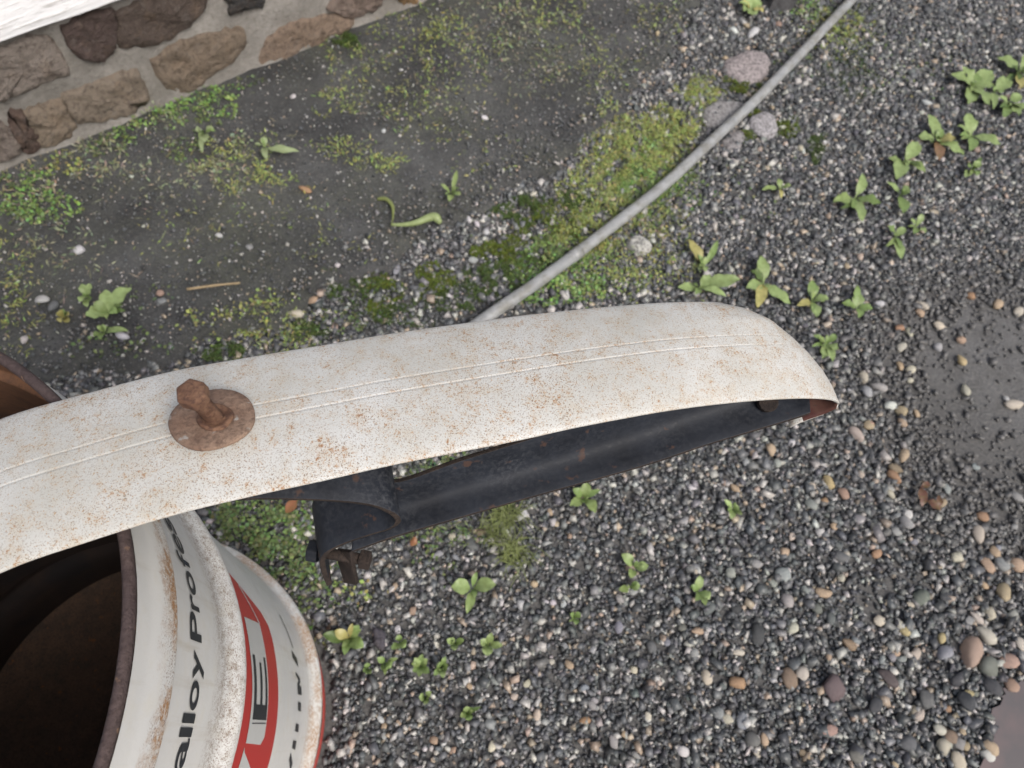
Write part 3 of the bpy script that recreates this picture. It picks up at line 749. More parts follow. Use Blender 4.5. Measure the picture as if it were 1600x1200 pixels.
vv = sorted(set(np.round(np.concatenate([np.linspace(0, .06, 6), np.linspace(.06, .94, 26), np.linspace(.94, 1, 6), np.linspace(.44, .61, 36)]), 4)))
rows = []
def row(v, drop=0.0, inw=0.0):
    base = LPs * (1 - v) + UPs * v
    pts = [p + np.array([0, 0, crown(v)]) for p in base]
    P0 = pts[-1]; T0 = (pts[-1] - pts[-4]) / np.linalg.norm(pts[-1] - pts[-4]); P1 = outline(v)
    D = np.linalg.norm(P1 - P0); fade = 1
    no = BT2 * (1 - v) + BP * v; no /= np.linalg.norm(no)
    T1 = (no * .55 + np.array([0, 0, -1.0])) * min(.10, D * .7)
    for t in np.linspace(0, 1, 26)[1:]:
        h00, h10, h01, h11 = 2 * t**3 - 3 * t**2 + 1, t**3 - 2 * t**2 + t, -2 * t**3 + 3 * t**2, t**3 - t**2
        pts.append(P0 * h00 + T0 * D * h10 + P1 * h01 + T1 * h11)
    hook = 1 - .6 * v
    for a in np.linspace(0, 1, 9)[1:]:
        th = a * math.radians(150)
        pts.append(P1 + no * (-.019 * hook * (1 - math.cos(th))) + np.array([0, 0, -.019 * math.sin(min(th, 1.571)) - (.017 * (1 - math.cos(max(0, th - 1.2))))]))
    return [p + np.array([0, 0, -drop]) + BP * inw for p in pts]
rows.append(row(0, .0065, .0035)); rows.append(row(0, .003, .0008))
for v in vv: rows.append(row(v))
for dr, iw in ((.004, .002), (.012, .004), (.022, .003), (.034, -.002)): rows.append(row(1, dr, iw))
nr, nc = len(rows), len(rows[0]); V = np.array(rows).reshape(-1, 3)
Fc = [(i * nc + j, i * nc + j + 1, (i + 1) * nc + j + 1, (i + 1) * nc + j) for i in range(nr - 1) for j in range(nc - 1)]
bc = at(333, 660, .9)
bumper = empty('car_bumper', (bc[0], bc[1], .90)); bumper_o = np.array([bc[0], bc[1], .90])
tag(bumper, 'rust-speckled white car bumper blade lying across the drum', 'bumper')
blade = mesh('blade', V - bumper_o, Fc, M_BUMPER, bumper); blade.data.materials.append(M_PRIMER); blade.data.materials.append(M_BUMPER); blade.data.materials.append(M_BUMPER)
for pi, pg in enumerate(blade.data.polygons):
    r_, c_ = divmod(pi, nc - 1)
    if c_ >= nc - 3 or (r_ < 2 and c_ > nc - 14): pg.material_index = 2
md = blade.modifiers.new('thickness', 'SOLIDIFY'); md.thickness = .0018; md.offset = -1; md.material_offset = 1; md.material_offset_rim = 0

# mounting brackets under the blade
def sweep(name, sections, mat, parent, thick=.004, edge=None, off=0.0):
    n = len(sections[0]); V = np.array(sections).reshape(-1, 3) - bumper_o
    Fc = [(i * n + j, (i + 1) * n + j, (i + 1) * n + j + 1, i * n + j + 1) for i in range(len(sections) - 1) for j in range(n - 1)]
    o = mesh(name, V, Fc, mat, parent)
    if edge: o.data.materials.append(edge)
    m = o.modifiers.new('thickness', 'SOLIDIFY'); m.thickness = thick; m.offset = off; m.material_offset_rim = 1 if edge else 0
    b = o.modifiers.new('soft', 'BEVEL'); b.width = .0008; b.segments = 2; b.limit_method = 'ANGLE'; b.angle_limit = math.radians(50)
    return o
NE = [at(*q) for q in ((549, 863, .797), (585, 850, .799), (620, 838, .802), (720, 809, .809), (820, 780, .816), (1000, 730, .829), (1100, 697, .838), (1200, 667, .845), (1246, 653, .848), (1266, 646, .850))]
FE = [NE[0] + [.004, .050, .030], NE[1] + [.004, .050, .032], at(625, 750, .836), at(715, 719, .846), at(810, 689, .856), np.array([.165, .250, .868]), np.array([.222, .265, .868]), np.array([.285, .280, .862]), np.array([.318, .287, .854]), np.array([.332, .290, .850])]
NEs, FEs = smooth_path(NE, 6), smooth_path(FE, 6)
secs = []
for a, b in zip(NEs, FEs):
    c = np.array([b[0] * .72 + a[0] * .28, b[1] * .72 + a[1] * .28, a[2] - .001])
    secs.append([(b * (1 - t) ** 2 + c * 5.5 * t * (1 - t) + a * t * t) / ((1 - t) ** 2 + 5.5 * t * (1 - t) + t * t) for t in np.linspace(0, 1, 16)])
# tab bent down at the inner end
t0 = NE[0]
tab = []
for dx, dz in ((.010, -.052), (.006, -.034), (.002, -.018), (-.001, -.008), (-.001, -.002)):
    tab.append([np.array([t0[0] + dx + .001 * k * 0, t0[1] + (secs[0][k][1] - t0[1]) * 1.0 - .03 * max(0, -dz - .008) * 0, t0[2] + dz + (secs[0][k][2] - t0[2]) * max(0, 1 + dz / .012)]) for k in range(12)])
side_iron = sweep('side_bracket', secs, M_IRON, bumper, .0045, M_IRONEDGE)
TB = [at(549, 861, .800), at(553, 884, .775), at(559, 912, .745)]; TC = [at(527, 858, .772), at(531, 880, .748), at(540, 909, .720)]
sweep('bracket_tab', [[a * (1 - t) + b * t for t in (0, .33, .66, 1)] for a, b in zip(TB, TC)], M_IRONEDGE, side_iron, .004)
UN = [at(*q) for q in ((300, 790, .886), (370, 781, .882), (440, 780, .878), (520, 783, .874), (575, 789, .868), (605, 799, .861), (620, 809, .850), (621, 818, .840), (608, 827, .829), (585, 834, .823), (545, 847, .815), (517, 860, .809), (507, 869, .802), (504, 880, .790), (508, 898, .768), (515, 915, .748))]
UNs = smooth_path(UN, 5)
WID = np.array([-.010, .049, .003])
secs = [[p + WID * t for t in np.linspace(0, 1, 5)] for p in UNs]
folded = sweep('folded_bracket', secs, M_IRON, bumper, .005, M_IRONEDGE)
def hexprism(name, c, axis, rad, h, mat, parent, n=6, bevel=.0016, rot=0.0):
    bm = bmesh.new(); ax = Vector(axis).normalized()
    q = ax.to_track_quat('Z', 'Y').to_matrix().to_4x4(); q.translation = Vector(c) - Vector(bumper_o)
    bmesh.ops.create_cone(bm, cap_ends=True, segments=n, radius1=rad, radius2=rad, depth=h, matrix=q @ Matrix.Rotation(rot, 4, 'Z'))
    bmesh.ops.bevel(bm, geom=bm.edges[:], offset=bevel, segments=2, affect='EDGES', profile=.6)
    o = from_bm(name, bm, mat, parent, smooth=False); return o
tA, tB = at(490, 868, .778) + np.array([0, .004, 0]), at(570, 882, .778) + np.array([0, .004, 0])
ax_ = tB - tA
hexprism('bracket_bolt', tA, ax_, .0105, .010, M_IRON, folded, rot=.3)
hexprism('bracket_nut', tB, ax_, .0090, .010, M_IRONEDGE, folded, n=4, rot=.5)
tube('bolt_shank', [tA - bumper_o, tB - bumper_o], .005, M_IRONEDGE, folded, 10)
hexprism('inner_bolt', at(1199, 628, .852), (0, -.3, 1), .0095, .006, M_IRONEDGE, bumper, n=14, bevel=.001)

# rusty bolt and wide washer standing on the blade
wc = np.array(at(333, 657, .9265)); wn = Vector((.06, .34, 1)).normalized()
WT = Matrix.Translation(Vector(wc)) @ wn.to_track_quat('Z', 'Y').to_matrix().to_4x4()
bolt = empty('hex_bolt', wc); tag(bolt, 'rusty hex bolt with wide round washer standing up on the bumper', 'bolt')
def spin(name, prs, mat, parent, n=48, wob=0.0, M=WT, seed=1):
    r = np.random.default_rng(seed); ph = r.random(3) * 6; V, Fc = [], []
    for rr, z in prs:
        for k in range(n):
            a = 2 * math.pi * k / n; q = rr * (1 + wob * (math.sin(2 * a + ph[0]) + .5 * math.sin(5 * a + ph[1])))
            V.append(M @ Vector((q * math.cos(a), q * math.sin(a), z + wob * .05 * math.sin(3 * a + ph[2]))) - Vector(wc))
    for i in range(len(prs) - 1):
        for k in range(n): Fc.append((i * n + k, i * n + (k + 1) % n, (i + 1) * n + (k + 1) % n, (i + 1) * n + k))
    return mesh(name, V, Fc, mat, parent)
spin('washer', [(.008, .0), (.0279, 0), (.0290, .0008), (.0290, .0026), (.0281, .0036), (.022, .0042), (.012, .0046), (.008, .0046)], M_WASHER, bolt, 56, .012)
WT2 = WT @ Matrix.Translation((-.0035, .002, .0046))
BL = Vector((-.06, -.02, 1)).normalized(); WT3 = Matrix.Translation(WT2.translation) @ BL.to_track_quat('Z', 'Y').to_matrix().to_4x4()
spin('collar', [(.0062, 0), (.0117, .0), (.0124, .001), (.0120, .003), (.0104, .0036), (.0090, .0028), (.0062, .0028)], M_RUST, bolt, 40, .02, WT2, 2)
sh = [(.0092, -.001)] + [(.0054 + (.0009 if i % 2 else 0), .002 + i * .0013) for i in range(25)] + [(.0064, .0345), (.0064, .040)]
spin('shank', sh, M_RUST, bolt, 28, .02, WT3, 3)
bm = bmesh.new(); bmesh.ops.create_cone(bm, cap_ends=True, segments=6, radius1=.0106, radius2=.0103, depth=.0100, matrix=WT3 @ Matrix.Translation((0, 0, .0415)) @ Matrix.Rotation(.42, 4, 'Z'))
bmesh.ops.bevel(bm, geom=bm.edges[:], offset=.0015, segments=3, affect='EDGES', profile=.6)
bmesh.ops.translate(bm, verts=bm.verts, vec=-Vector(wc)); from_bm('bolt_head', bm, M_RUST, bolt)

# ------------------------------------------------------------------ weeds
GREEN = {'g': (.17, .25, .085), 'l': (.25, .335, .135), 'p': (.27, .33, .18), 'y': (.37, .34, .13), 'r': (.24, .14, .085), 'd': (.085, .135, .04), 'm': (.205, .275, .10)}
def leaf(parent, base, tip, width, lift, col, name='leaf', droop=.5, wave=0.0):
    """one leaf from base to tip (points on the ground), arched, folded on its midrib"""
    b, t = np.array(base, float), np.array(tip, float); d = t - b; L = np.linalg.norm(d[:2]) + 1e-6
    sd = np.array([-d[1], d[0], 0]) / L; V, Fc = [], []; n = 8; sk = random.gauss(0, .12)
    for i in range(n + 1):
        u = i / n; w = width * (math.sin(math.pi * min(1, max(0, (u - .12) / .88)) ** .8) ** .75 + (.10 if u < .25 else 0)) * .5
        if i == n: w = width * .03
        c = b + d * u + sd * (sk * L * u * (1 - u)) + np.array([0, 0, lift * math.sin(math.pi * (u ** .8) * (.5 + .5 * droop))])
        wv = wave * width * math.sin(u * 14 + sk * 20)
        for k, (f, h) in enumerate(((-1, .20), (-.5, .12), (0, 0), (.5, .12), (1, .20))):
            V.append(c + sd * (f * w) + np.array([0, 0, h * w * 1.2 + (wv if abs(f) == 1 else 0)]))
    for i in range(n):
        for k in range(4): a = i * 5 + k; Fc.append((a, a + 1, a + 6, a + 5))
    o = mesh(name, V - np.array(parent.location), Fc, M_LEAF, parent) if parent else mesh(name, V, Fc, M_LEAF)
    j = random.uniform(.85, 1.15); o.color = (*[v * j for v in GREEN[col]], 1); return o
def weed(cx, cy, leaves, label, wd=13, cat='weed', name='weed', z=.0):
    base = at(cx, cy, .006); zb = float(surf_z(base[None, :])[0]) + .004
    base = at(cx, cy, zb); r = empty(name, base); tag(r, label, cat, 'weeds growing in the gravel')
    dep = np.linalg.norm(base - np.array([0, 0, CAM_H]))
    ext = [(cx + random.gauss(0, wd * .9), cy + random.gauss(0, wd * .8), random.choice('gmdl'), wd * random.uniform(.4, .65)) for _ in range(random.randint(1, 4))]
    for L in list(leaves) + ext:
        x, y = L[0], L[1]; c = L[2] if len(L) > 2 else 'g'; w = L[3] if len(L) > 3 else wd
        hz = random.uniform(.010, .022); tip = at(x, y, zb + hz)
        leaf(r, base + np.array([0, 0, random.uniform(0, .004)]), tip, w * dep / F_PX * 1.08, random.uniform(.006, .016), c, wave=random.uniform(.04, .14))
    return r
weed(1517, 137, [(1482, 122, 'l', 16), (1499, 110, 'l', 14), (1549, 112, 'l', 20), (1511, 165, 'l', 15), (1543, 170, 'l', 14), (1550, 136, 'l', 15), (1526, 118, 'g')], 'large leafy weed with jagged pale leaves near the right edge at the top')
weed(1552, 146, [(1572, 126, 'l', 17), (1549, 174, 'l', 9), (1560, 150, 'g', 10)], 'slender weed touching the right side of the large jagged weed', 12)
weed(1575, 165, [(1560, 153, 'l', 12), (1590, 152, 'l', 12), (1565, 187, 'g', 11), (1589, 184, 'l', 12), (1606, 174, 'l', 11)], 'star shaped weed by the right edge below the yellow leaf')
weed(1590, 117, [(1556, 93, 'l', 17), (1600, 86, 'l', 10), (1592, 141, 'y', 15), (1606, 110, 'g')], 'weed with one yellow leaf at the right edge')
weed(1461, 221, [(1449, 181, 'l', 15), (1433, 216, 'l', 16), (1502, 247, 'l', 15), (1490, 220, 'y', 16), (1465, 253, 'r', 13), (1470, 205, 'g', 9)], 'weed with a yellowing leaf and a reddish dying leaf')
weed(1516, 214, [(1509, 180, 'l', 17), (1559, 230, 'l', 17), (1513, 238, 'g', 12), (1498, 214, 'g', 10)], 'three leaved weed below the large jagged weed', 14)
weed(1411, 255, [(1430, 225, 'l', 17), (1398, 283, 'l', 19), (1442, 274, 'm', 13), (1386, 250, 'm', 10)], 'weed with a round lower leaf left of the dying reddish leaf', 14)
weed(1517, 268, [(1527, 256, 'l'), (1506, 278, 'l'), (1522, 279, 'g'), (1510, 262, 'g')], 'tiny weed alone right of the round leaved weed', 9)
weed(1334, 312, [(1344, 276, 'l', 12), (1299, 319, 'm', 17), (1372, 323, 'g', 16), (1345, 349, 'l', 15)], 'cross shaped four leaved weed in open gravel right of the conduit')
weed(1405, 307, [(1384, 286, 'l', 8), (1417, 298, 'l', 12), (1408, 337, 'g', 15)], 'small upright three leaved weed right of the cross shaped weed', 12)
weed(1397, 372, [(1384, 358, 'g', 12), (1412, 359, 'l', 10), (1406, 407, 'l', 13)], 'small weed with a long lower leaf in the right gravel', 11)
weed(1430, 357, [(1421, 345, 'l'), (1442, 368, 'l'), (1437, 338, 'l'), (1424, 369, 'g')], 'little weed seedling beside the one with a long lower leaf', 8)
weed(1099, 418, [(1074, 378, 'y', 15), (1120, 378, 'g', 9), (1090, 400, 'g', 7)], 'weed with one yellow-tipped leaf just above the bumper', 13)
weed(1092, 453, [(1154, 440, 'l', 22), (1108, 432, 'l', 14), (1058, 452, 'l', 15), (1132, 467, 'l', 12), (1084, 464, 'g', 9)], 'broad leaved weed closest above the top edge of the bumper', 15)
weed(1192, 445, [(1187, 403, 'l', 18), (1165, 452, 'l', 18), (1234, 476, 'l', 18), (1181, 484, 'y', 16), (1172, 425, 'd', 14)], 'weed with a yellow leaf just above the bumper end', 15)
weed(1267, 472, [(1267, 440, 'g', 15), (1292, 470, 'l', 12), (1243, 480, 'y', 12), (1273, 499, 'l', 14)], 'weed with a small yellow leaf right of the bumper corner', 12)
weed(1336, 484, [(1337, 448, 'g', 10), (1338, 460, 'l', 16), (1362, 483, 'g', 12), (1313, 477, 'g', 12), (1338, 500, 'g', 10)], 'five leaved weed right of the bumper corner beside wet gravel', 12)
weed(1289, 540, [(1268, 526, 'g', 9), (1307, 549, 'l', 13), (1283, 562, 'l', 14), (1302, 526, 'g', 9), (1298, 568, 'l', 11)], 'low weed touching the rounded end of the bumper', 11)
weed(1217, 298, [(1189, 299, 'm', 8), (1234, 293, 'm', 8), (1215, 281, 'm', 8), (1218, 314, 'y', 6)], 'thin pale seedling in gravel right of the conduit', 8)
weed(910, 780, [(916, 755, 'm', 15), (890, 791, 'm', 14), (929, 804, 'm', 15), (894, 766, 'g', 13), (937, 767, 'g', 9)], 'weed showing just below the black side bracket', 13)
weed(989, 888, [(969, 868, 'l', 15), (1012, 886, 'l', 14), (984, 904, 'm', 12)], 'three leaved seedling in gravel below the bumper, upper of two', 12)
weed(983, 918, [(999, 916, 'l', 13), (966, 922, 'm', 11)], 'two leaved seedling in gravel below the bumper, lower of two', 12)
weed(738, 920, [(705, 918, 'l', 22), (774, 915, 'l', 20), (729, 960, 'm', 13), (742, 935, 'g', 8)], 'seedling with two round leaves in gravel right of the drum', 18)
weed(547, 998, [(562, 978, 'g', 14), (524, 986, 'y', 14), (569, 1012, 'g', 17), (539, 1024, 'g', 11), (505, 992, 'd', 16), (552, 975, 'y', 7)], 'yellow tinged weed touching the drum side', 13)
weed(625, 1004, [(634, 1012, 'g', 14), (613, 1016, 'g', 9), (623, 992, 'g', 9)], 'small weed beside the dark slate shard', 10)
weed(603, 1036, [(612, 1044, 'g', 14), (590, 1028, 'g', 9), (597, 1048, 'd', 8)], 'tiny round leaved weed below the slate shard', 11)
weed(576, 1045, [(573, 1036, 'g', 8), (580, 1053, 'd', 8), (568, 1050, 'g', 7)], 'minute seedling closest to the red foot of the drum', 8)
weed(657, 1042, [(648, 1028, 'l', 10), (668, 1030, 'l', 10), (655, 1058, 'l', 9), (671, 1052, 'g', 10), (645, 1050, 'g', 9), (660, 1022, 'g', 8)], 'bright bushy little weed in gravel right of the drum', 10)
weed(690, 1044, [(700, 1040, 'g', 11), (683, 1038, 'g', 10), (693, 1060, 'l', 9), (696, 1026, 'g', 7), (678, 1056, 'g', 8)], 'sparse weed right of the bright bushy weed', 9)
weed(710, 1006, [(698, 1000, 'l', 9), (710, 1017, 'l', 11), (725, 1000, 'g', 9)], 'three lobed tiny weed below the round leaved seedling', 9)
weed(762, 1008, [(750, 1001, 'l', 11), (768, 990, 'm', 10), (760, 1026, 'l', 15), (785, 1009, 'm', 10)], 'four leaved weed at the lower middle of the gravel', 11)
weed(665, 1090, [(655, 1090, 'l', 10), (674, 1081, 'l', 8), (667, 1100, 'm', 8)], 'clover like seedling in the lower gravel nearest the drum', 8)
weed(730, 1114, [(728, 1104, 'l', 10), (734, 1126, 'g', 11), (719, 1120, 'm', 8)], 'lowest small green seedling in the gravel', 9)
weed(1090, 925, [(1092, 900, 'l', 12), (1078, 916, 'g', 11), (1106, 938, 'l', 13), (1100, 948, 'm', 10), (1084, 940, 'g', 9)], 'bright weed alone in gravel below the bumper end', 11)
weed(897, 966, [(906, 958, 'g', 9), (890, 960, 'g', 8), (898, 977, 'g', 9)], 'faint small seedling between two pale pebbles below the bumper', 8)
weed(1143, 798, [(1130, 782, 'l', 8), (1152, 793, 'l', 13), (1140, 812, 'l', 10), (1157, 806, 'm', 8), (1134, 800, 'g', 8)], 'tufty green seedling just below the tip of the bumper', 10)
weed(172, 490, [(207, 453, 'l', 20), (167, 455, 'l', 17), (138, 498, 'l', 20), (187, 494, 'g', 12), (150, 478, 'l', 13)], 'largest weed on the concrete strip, left, with oval leaves', 16)
weed(140, 467, [(131, 448, 'l', 10), (128, 476, 'l', 10), (146, 448, 'l', 10), (138, 482, 'l', 9)], 'small weed tucked against the largest oval leaved weed', 9)
weed(165, 523, [(170, 515, 'l', 12), (150, 530, 'g', 9), (160, 534, 'g', 9), (186, 522, 'l', 9), (203, 520, 'l', 9)], 'small clump beside a white pebble below the oval leaved weed', 9)
weed(102, 498, [(94, 490, 'y', 9), (111, 494, 'y', 9), (98, 507, 'y', 9), (110, 506, 'y', 9), (103, 486, 'l', 8)], 'yellow rosette weed on the concrete strip', 9)
weed(320, 212, [(306, 206, 'p', 12), (335, 203, 'p', 12), (322, 226, 'p', 13), (318, 243, 'p', 7)], 'pale weed among clover at the wall foot', 11)
weed(415, 232, [(468, 240, 'p', 13), (412, 216, 'p', 9), (418, 254, 'p', 9), (400, 230, 'p', 8)], 'pale long leaved weed lying on the concrete strip', 10)
weed(705, 305, [(702, 318, 'm', 9), (713, 296, 'm', 9), (688, 292, 'm', 6), (714, 270, 'm', 7), (720, 306, 'm', 9)], 'weed at the concrete edge above the curled leaf', 9)
weed(1172, 16, [(1157, 8, 'y', 14), (1170, -4, 'l', 16), (1188, 6, 'l', 16), (1192, 20, 'y', 12), (1174, 28, 'l', 14), (1160, 22, 'l', 13)], 'yellow green rosette weed at the top edge beside the dark block', 14)

# fallen leaves
fl = empty('fallen_leaf', at(640, 348, .03)); tag(fl, 'curled green fallen leaf with a bent stalk on the concrete', 'leaf')
sp = smooth_path([at(*q) for q in ((590, 311, .032), (603, 311, .036), (613, 322, .036), (614, 338, .034), (612, 350, .036))], 5)
o = tube('stalk', [p - np.array(fl.location) for p in sp], [.0035 + .002 * math.sin(i * .25) for i in range(len(sp))], M_LEAF, fl, 8); o.color = (.17, .20, .07, 1)
rp = smooth_path([at(*q) for q in ((611, 351, .032), (630, 351, .034), (650, 348, .037), (668, 341, .040), (680, 339, .041), (688, 349, .034))], 5)
b_ = tube('rolled_blade', [p - np.array(fl.location) for p in rp], list(np.interp(np.linspace(0, 1, len(rp)), [0, .3, .65, .85, 1], [.003, .006, .010, .011, .005])), M_LEAF, fl, 12); b_.color = (.25, .31, .14, 1)
dl = empty('dead_leaf', at(1450, 776, .012)); tag(dl, 'reddish brown dead leaf curled round a pebble in the right gravel', 'leaf')
for a, b, w in (((1438, 760), (1440, 792), 13), ((1444, 782), (1470, 797), 13), ((1436, 764), (1452, 756), 9), ((1462, 796), (1466, 774), 9)):
    q = leaf(dl, at(*a, .014), at(*b, .014), w * 1.5 / F_PX * 1.2, .008, 'r', 'leaf_lobe', .8, .1); q.color = (.12, .055, .04, 1)
for (a, b, w, lb) in (((355, 781), (337, 802), 16, 'small orange brown dead leaf in the clover under the bumper'), ((640, 845), (652, 850), 14, 'brown dead leaf below the folded bracket')):
    q = leaf(None, at(*(a[0] + 110 if a[0] < 400 else a[0], a[1]), .03), at(*(b[0] + 110 if a[0] < 400 else b[0], b[1]), .03), w * 1.5 / F_PX, .006, 'r', 'dead_leaf', .8); q.color = (.24, .10, .05, 1)
    tag(q, lb, 'leaf')
tw = smooth_path([at(*q) for q in ((292, 452, .030), (335, 446, .031), (375, 442, .030))], 4)
tag(tube('twig', tw, [.0030] * 5 + [.0024] * 4, M_CONDUIT), 'thin straw coloured twig lying on the concrete strip', 'twig')
M_TWIG = mat_obj('dry straw', .8, .2, (.12, .08, .05), 90, .4); bpy.data.objects['twig'].data.materials[0] = M_TWIG; bpy.data.objects['twig'].color = (.36, .28, .17, 1)

# ------------------------------------------------------------------ ground cover (nobody could count it)
def cover(name, patches, label, cat, size, z0, tilt, cols, per_m2, elong=1.6, hmax=.02):
    V, Fc, Cc = [], [], []
    for (x, y, rx, ry, dens, ci) in patches:
        c = at(x, y, 0); ex = at(x + rx, y, 0) - c; ey = at(x, y - ry, 0) - c
        area = math.pi * abs(ex[0] * ey[1] - ex[1] * ey[0]); n = int(area * per_m2 * dens)
        if n < 1: continue
        r, a = np.sqrt(RNG.random(n)) ** .9, RNG.uniform(0, 6.283, n); r = r * (1 + .25 * np.sin(3 * a + x) + .15 * np.sin(5 * a + y))
        P = c[None] + (r * np.cos(a))[:, None] * ex[None] + (r * np.sin(a))[:, None] * ey[None]
        cl = vnoise(P[:, :2], 30, int(x) % 50) + .6 * vnoise(P[:, :2], 75, int(x) % 37); P = P[(cl > RNG.uniform(-.7, 1.0, n))]; n = len(P)
        if n < 1: continue
        rr = np.clip(1 - np.hypot((P - c)[:, 0], (P - c)[:, 1]) / (np.linalg.norm(ex) + 1e-6), .15, 1)
        z = surf_z(P) + z0 + RNG.random(n) * hmax * rr
        th = RNG.uniform(0, 6.283, n); s = size * RNG.uniform(.55, 1.35, n)
        d = np.stack([np.cos(th), np.sin(th), RNG.normal(0, tilt, n)], 1); d /= np.linalg.norm(d, axis=1)[:, None]
        sd = np.stack([-np.sin(th), np.cos(th), RNG.normal(0, tilt * .8, n)], 1); sd /= np.linalg.norm(sd, axis=1)[:, None]
        b = np.stack([P[:, 0], P[:, 1], z], 1)
        q = np.stack([b, b + d * (s * .5)[:, None] + sd * (s * .5 / elong)[:, None], b + d * s[:, None], b + d * (s * .5)[:, None] - sd * (s * .5 / elong)[:, None]], 1)
        o_ = len(V) and sum(len(v) for v in V)
        V.append(q.reshape(-1, 3)); Fc.append(np.arange(4 * n).reshape(-1, 4) + o_)
        base = np.array(cols[ci]); cc = base[None] * RNG.uniform(.6, 1.35, n)[:, None] * (1 + .12 * RNG.normal(size=(n, 3)))
        Cc.append(np.repeat(np.clip(cc, .005, .6), 4, 0))
    return tag(big_mesh(name, np.concatenate(V), np.concatenate(Fc), np.concatenate(Cc), M_GREEN), label, cat, kind='stuff')
CL = {'g': (.12, .165, .065), 'y': (.255, .295, .095), 'b': (.165, .255, .08), 'd': (.05, .08, .018), 'm': (.085, .115, .015), 'p': (.25, .26, .16), 's': (.32, .28, .19)}
cover('ground_cover', [
    (60, 318, 42, 38, 1.0, 'b'), (108, 335, 26, 26, .8, 'b'), (62, 343, 22, 14, 1, 'b'), (345, 168, 36, 26, 1.0, 'b'), (255, 195, 40, 18, 1.0, 'b'), (310, 152, 26, 18, .6, 'g'), (175, 245, 40, 18, .45, 'g'), (110, 268, 40, 20, .5, 'y'),
    (870, 415, 75, 45, 1.62, 'b'), (845, 455, 60, 28, 1.8, 'b'), (960, 430, 70, 40, .5, 'g'), (910, 450, 40, 25, 1.4400000000000002, 'b'), (1065, 290, 34, 42, 1.08, 'g'), (1010, 420, 50, 40, .25, 'y'), (1010, 235, 30, 28, 1.62, 'b'),
    (405, 830, 105, 62, 2.6, 'g'), (455, 870, 60, 45, 2.2, 'g'), (420, 820, 80, 40, .8, 'b'), (480, 925, 45, 40, .8, 'g'), (520, 935, 50, 22, .4, 'g'), (500, 985, 26, 30, .4, 'g'), (660, 850, 45, 26, .6, 'g'), (720, 735, 80, 22, .8, 'g'), (560, 925, 35, 20, .4, 'y'),
    (1300, 45, 50, 38, .5, 'y'), (1255, 14, 36, 16, .9, 'b'), (1320, 25, 40, 24, .4, 'g'), (1240, 100, 40, 30, .12, 'g'), (690, 880, 30, 30, .2, 'g'), (1400, 100, 120, 60, .05, 'g'), (1150, 300, 100, 60, .05, 'g'),
    (20, 300, 40, 16, .7, 'g'), (205, 222, 30, 12, .7, 'b'), (285, 178, 30, 14, .8, 'b'), (395, 140, 20, 9, .5, 'g'), (330, 190, 40, 20, .5, 'g'), (300, 245, 40, 24, .35, 'g'), (375, 240, 36, 20, .4, 'p'), (40, 345, 40, 16, .5, 'g'), (240, 470, 40, 20, .2, 'g'), (470, 520, 55, 25, .5, 'g'), (425, 495, 60, 30, .45, 'y'), (540, 505, 60, 22, .35, 'g'), (205, 550, 90, 25, .3, 'g'), (340, 520, 60, 25, .4, 'y')],
    'low clover and creeping weeds between the stones and at the wall foot', 'ground cover', .0085, .002, .45, CL, 55000, 1.25, .024)
cover('moss', [
    (598, 460, 26, 34, 1, 'm'), (680, 440, 32, 26, 1, 'm'), (790, 395, 36, 24, .9, 'm'), (815, 330, 42, 24, .9, 'd'), (905, 318, 34, 18, .9, 'd'), (755, 393, 24, 18, 1, 'm'), (870, 350, 60, 30, .5, 'm'), (760, 440, 30, 30, .6, 'd'), (350, 553, 38, 16, .8, 'd'), (480, 520, 36, 14, .7, 'd'),
    (1230, 203, 20, 16, 1, 'm'), (1168, 140, 24, 12, .8, 'm'), (1140, 135, 16, 12, .8, 'm'), (1180, 178, 10, 12, 1, 'm'), (1170, 214, 12, 10, 1, 'm'), (1275, 230, 16, 20, .6, 'd'), (1100, 150, 28, 16, .8, 'y'), (1080, 145, 22, 20, .8, 'y'),
    (540, 18, 30, 10, .6, 'd'), (545, 75, 22, 14, .9, 'd'), (1330, 110, 40, 50, .12, 'd'), (560, 455, 60, 22, .3, 'd'), (720, 470, 60, 22, .4, 'd'), (830, 425, 60, 30, .5, 'd'), (620, 495, 60, 16, .4, 'd')],
    'dark green moss cushions among the stones', 'moss', .0050, .005, .6, CL, 800000, 1.8, .012)
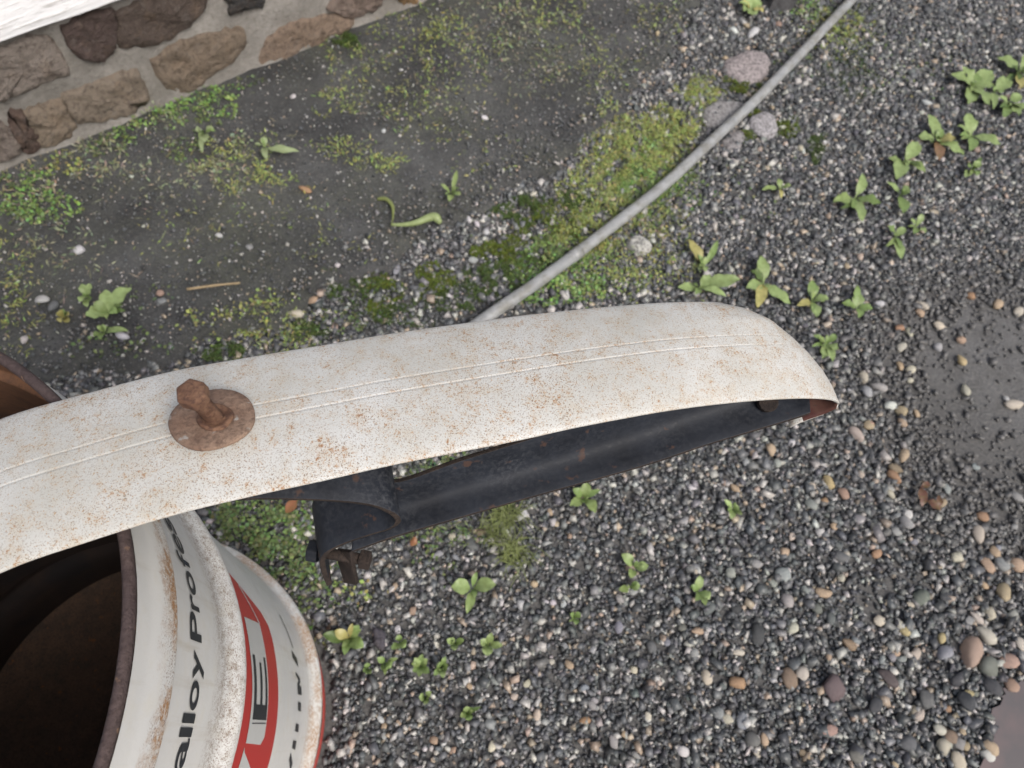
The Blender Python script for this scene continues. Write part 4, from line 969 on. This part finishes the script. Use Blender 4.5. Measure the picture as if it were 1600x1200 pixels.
cover('fine_grass', [
    (985, 260, 80, 72, 2.6, 'y'), (1040, 225, 50, 48, 2.2, 'y'), (935, 315, 55, 52, 2.2, 'y'), (1050, 200, 46, 34, 2.0, 'y'), (975, 205, 50, 30, 1.6, 'y'), (1000, 290, 60, 50, 2.0, 'b'), (870, 400, 60, 40, 1.2, 'g'), (960, 200, 45, 25, .5, 'p'), (900, 370, 60, 40, 1.8, 'y'), (980, 390, 80, 45, .45, 'y'), (1040, 345, 40, 40, .5, 'y'), (1005, 330, 60, 40, .5, 'g'), (1000, 360, 60, 20, .4, 's'),
    (440, 515, 80, 40, .5, 'y'), (1095, 152, 30, 24, .9, 'y'), (1310, 40, 55, 45, .6, 'y'), (1100, 130, 25, 25, .4, 'y'), (700, 738, 80, 20, .9, 'g'), (690, 830, 90, 22, .5, 'g'),
    (370, 262, 70, 42, .5, 'y'), (350, 285, 55, 30, .5, 'p'), (430, 290, 34, 16, .5, 'y'), (540, 245, 44, 20, .6, 'y'), (590, 270, 36, 14, .7, 'y'), (620, 265, 20, 10, .7, 'y'), (710, 100, 80, 50, 0.20, 'y'), (780, 50, 80, 40, 0.23, 'p'), (860, 28, 70, 28, 0.23, 'y'), (560, 110, 60, 30, .25, 'y'), (530, 170, 40, 24, .4, 'y'), (640, 170, 60, 40, .15, 'y'),
    (500, 60, 60, 20, 0.15, 'y'), (640, 60, 60, 40, 0.17, 'y'), (900, 90, 80, 50, 0.11, 'y'), (820, 130, 80, 50, 0.09, 'p'), (680, 200, 80, 40, 0.07, 'y'), (450, 340, 90, 40, 0.06, 'y'), (300, 380, 90, 50, 0.06, 'y'), (520, 400, 80, 30, 0.07, 'y'), (250, 300, 70, 40, 0.12, 'p'), (760, 260, 70, 40, 0.07, 'y'), (950, 130, 50, 40, 0.15, 'y'), (1030, 40, 50, 40, 0.15, 'y'), (20, 440, 45, 70, .35, 'y'), (90, 400, 80, 50, .22, 'p'), (160, 255, 60, 40, .5, 'p'), (50, 300, 60, 50, .25, 's'), (30, 520, 60, 40, .2, 'y'), (250, 200, 60, 30, .3, 'p'), (700, 60, 40, 24, .4, 'y'), (1060, 420, 45, 45, .35, 'y'), (940, 440, 70, 30, .5, 'y')],
    'fine yellow green grassy growth along the concrete edge and conduit', 'grass', .0125, .001, .60, CL, 90000, 4.5, .032)
sx, sy = RNG.uniform(0, 1000, 420), RNG.uniform(0, 600, 420)
cover('dry_straw', [(x, y, 14, 10, 1, 's' if i % 2 else 'p') for i, (x, y) in enumerate(zip(sx, sy)) if y < 560 - x * .5 and y > 285 - x * .40],
      'bits of dry straw strewn over the concrete strip', 'straw', .026, .002, .10, CL, 2600, 18, .003)

# grass tufts one can pick out
def tuft(x, y, n, ln, label, lean=(0, 0)):
    b = at(x, y, .004); r = empty('grass_tuft', b); tag(r, label, 'grass', 'grass tufts')
    V, Fc = [], []
    for i in range(n):
        a = random.uniform(0, 6.283); L = ln * random.uniform(.5, 1.15); o0 = np.array([random.gauss(0, .013), random.gauss(0, .013), 0])
        d = np.array([math.cos(a) + lean[0], math.sin(a) + lean[1], 0]); w = random.uniform(.0007, .0013); sd = np.array([-math.sin(a), math.cos(a), 0]) * w
        k = len(V); 
        for j in range(5):
            u = j / 4; p = o0 + d * (L * .6 * u) + np.array([0, 0, L * .55 * math.sin(u * 2.1)])
            V += [p + sd * (1 - u * .9), p - sd * (1 - u * .9)]
        Fc += [(k + 2 * j, k + 2 * j + 1, k + 2 * j + 3, k + 2 * j + 2) for j in range(4)]
    o = mesh('blade_cluster', V, Fc, M_LEAF, r); o.color = (.19, .225, .085, 1); o['kind'] = 'stuff'
tuft(790, 800, 130, .078, 'grass tuft directly below the black side bracket', (.1, -.3))
tuft(800, 865, 130, .074, 'grass tuft in gravel lower than the one under the bracket', (.1, -.3))
tuft(770, 830, 80, .06, 'thin grass tuft between the two thicker ones below the bracket')
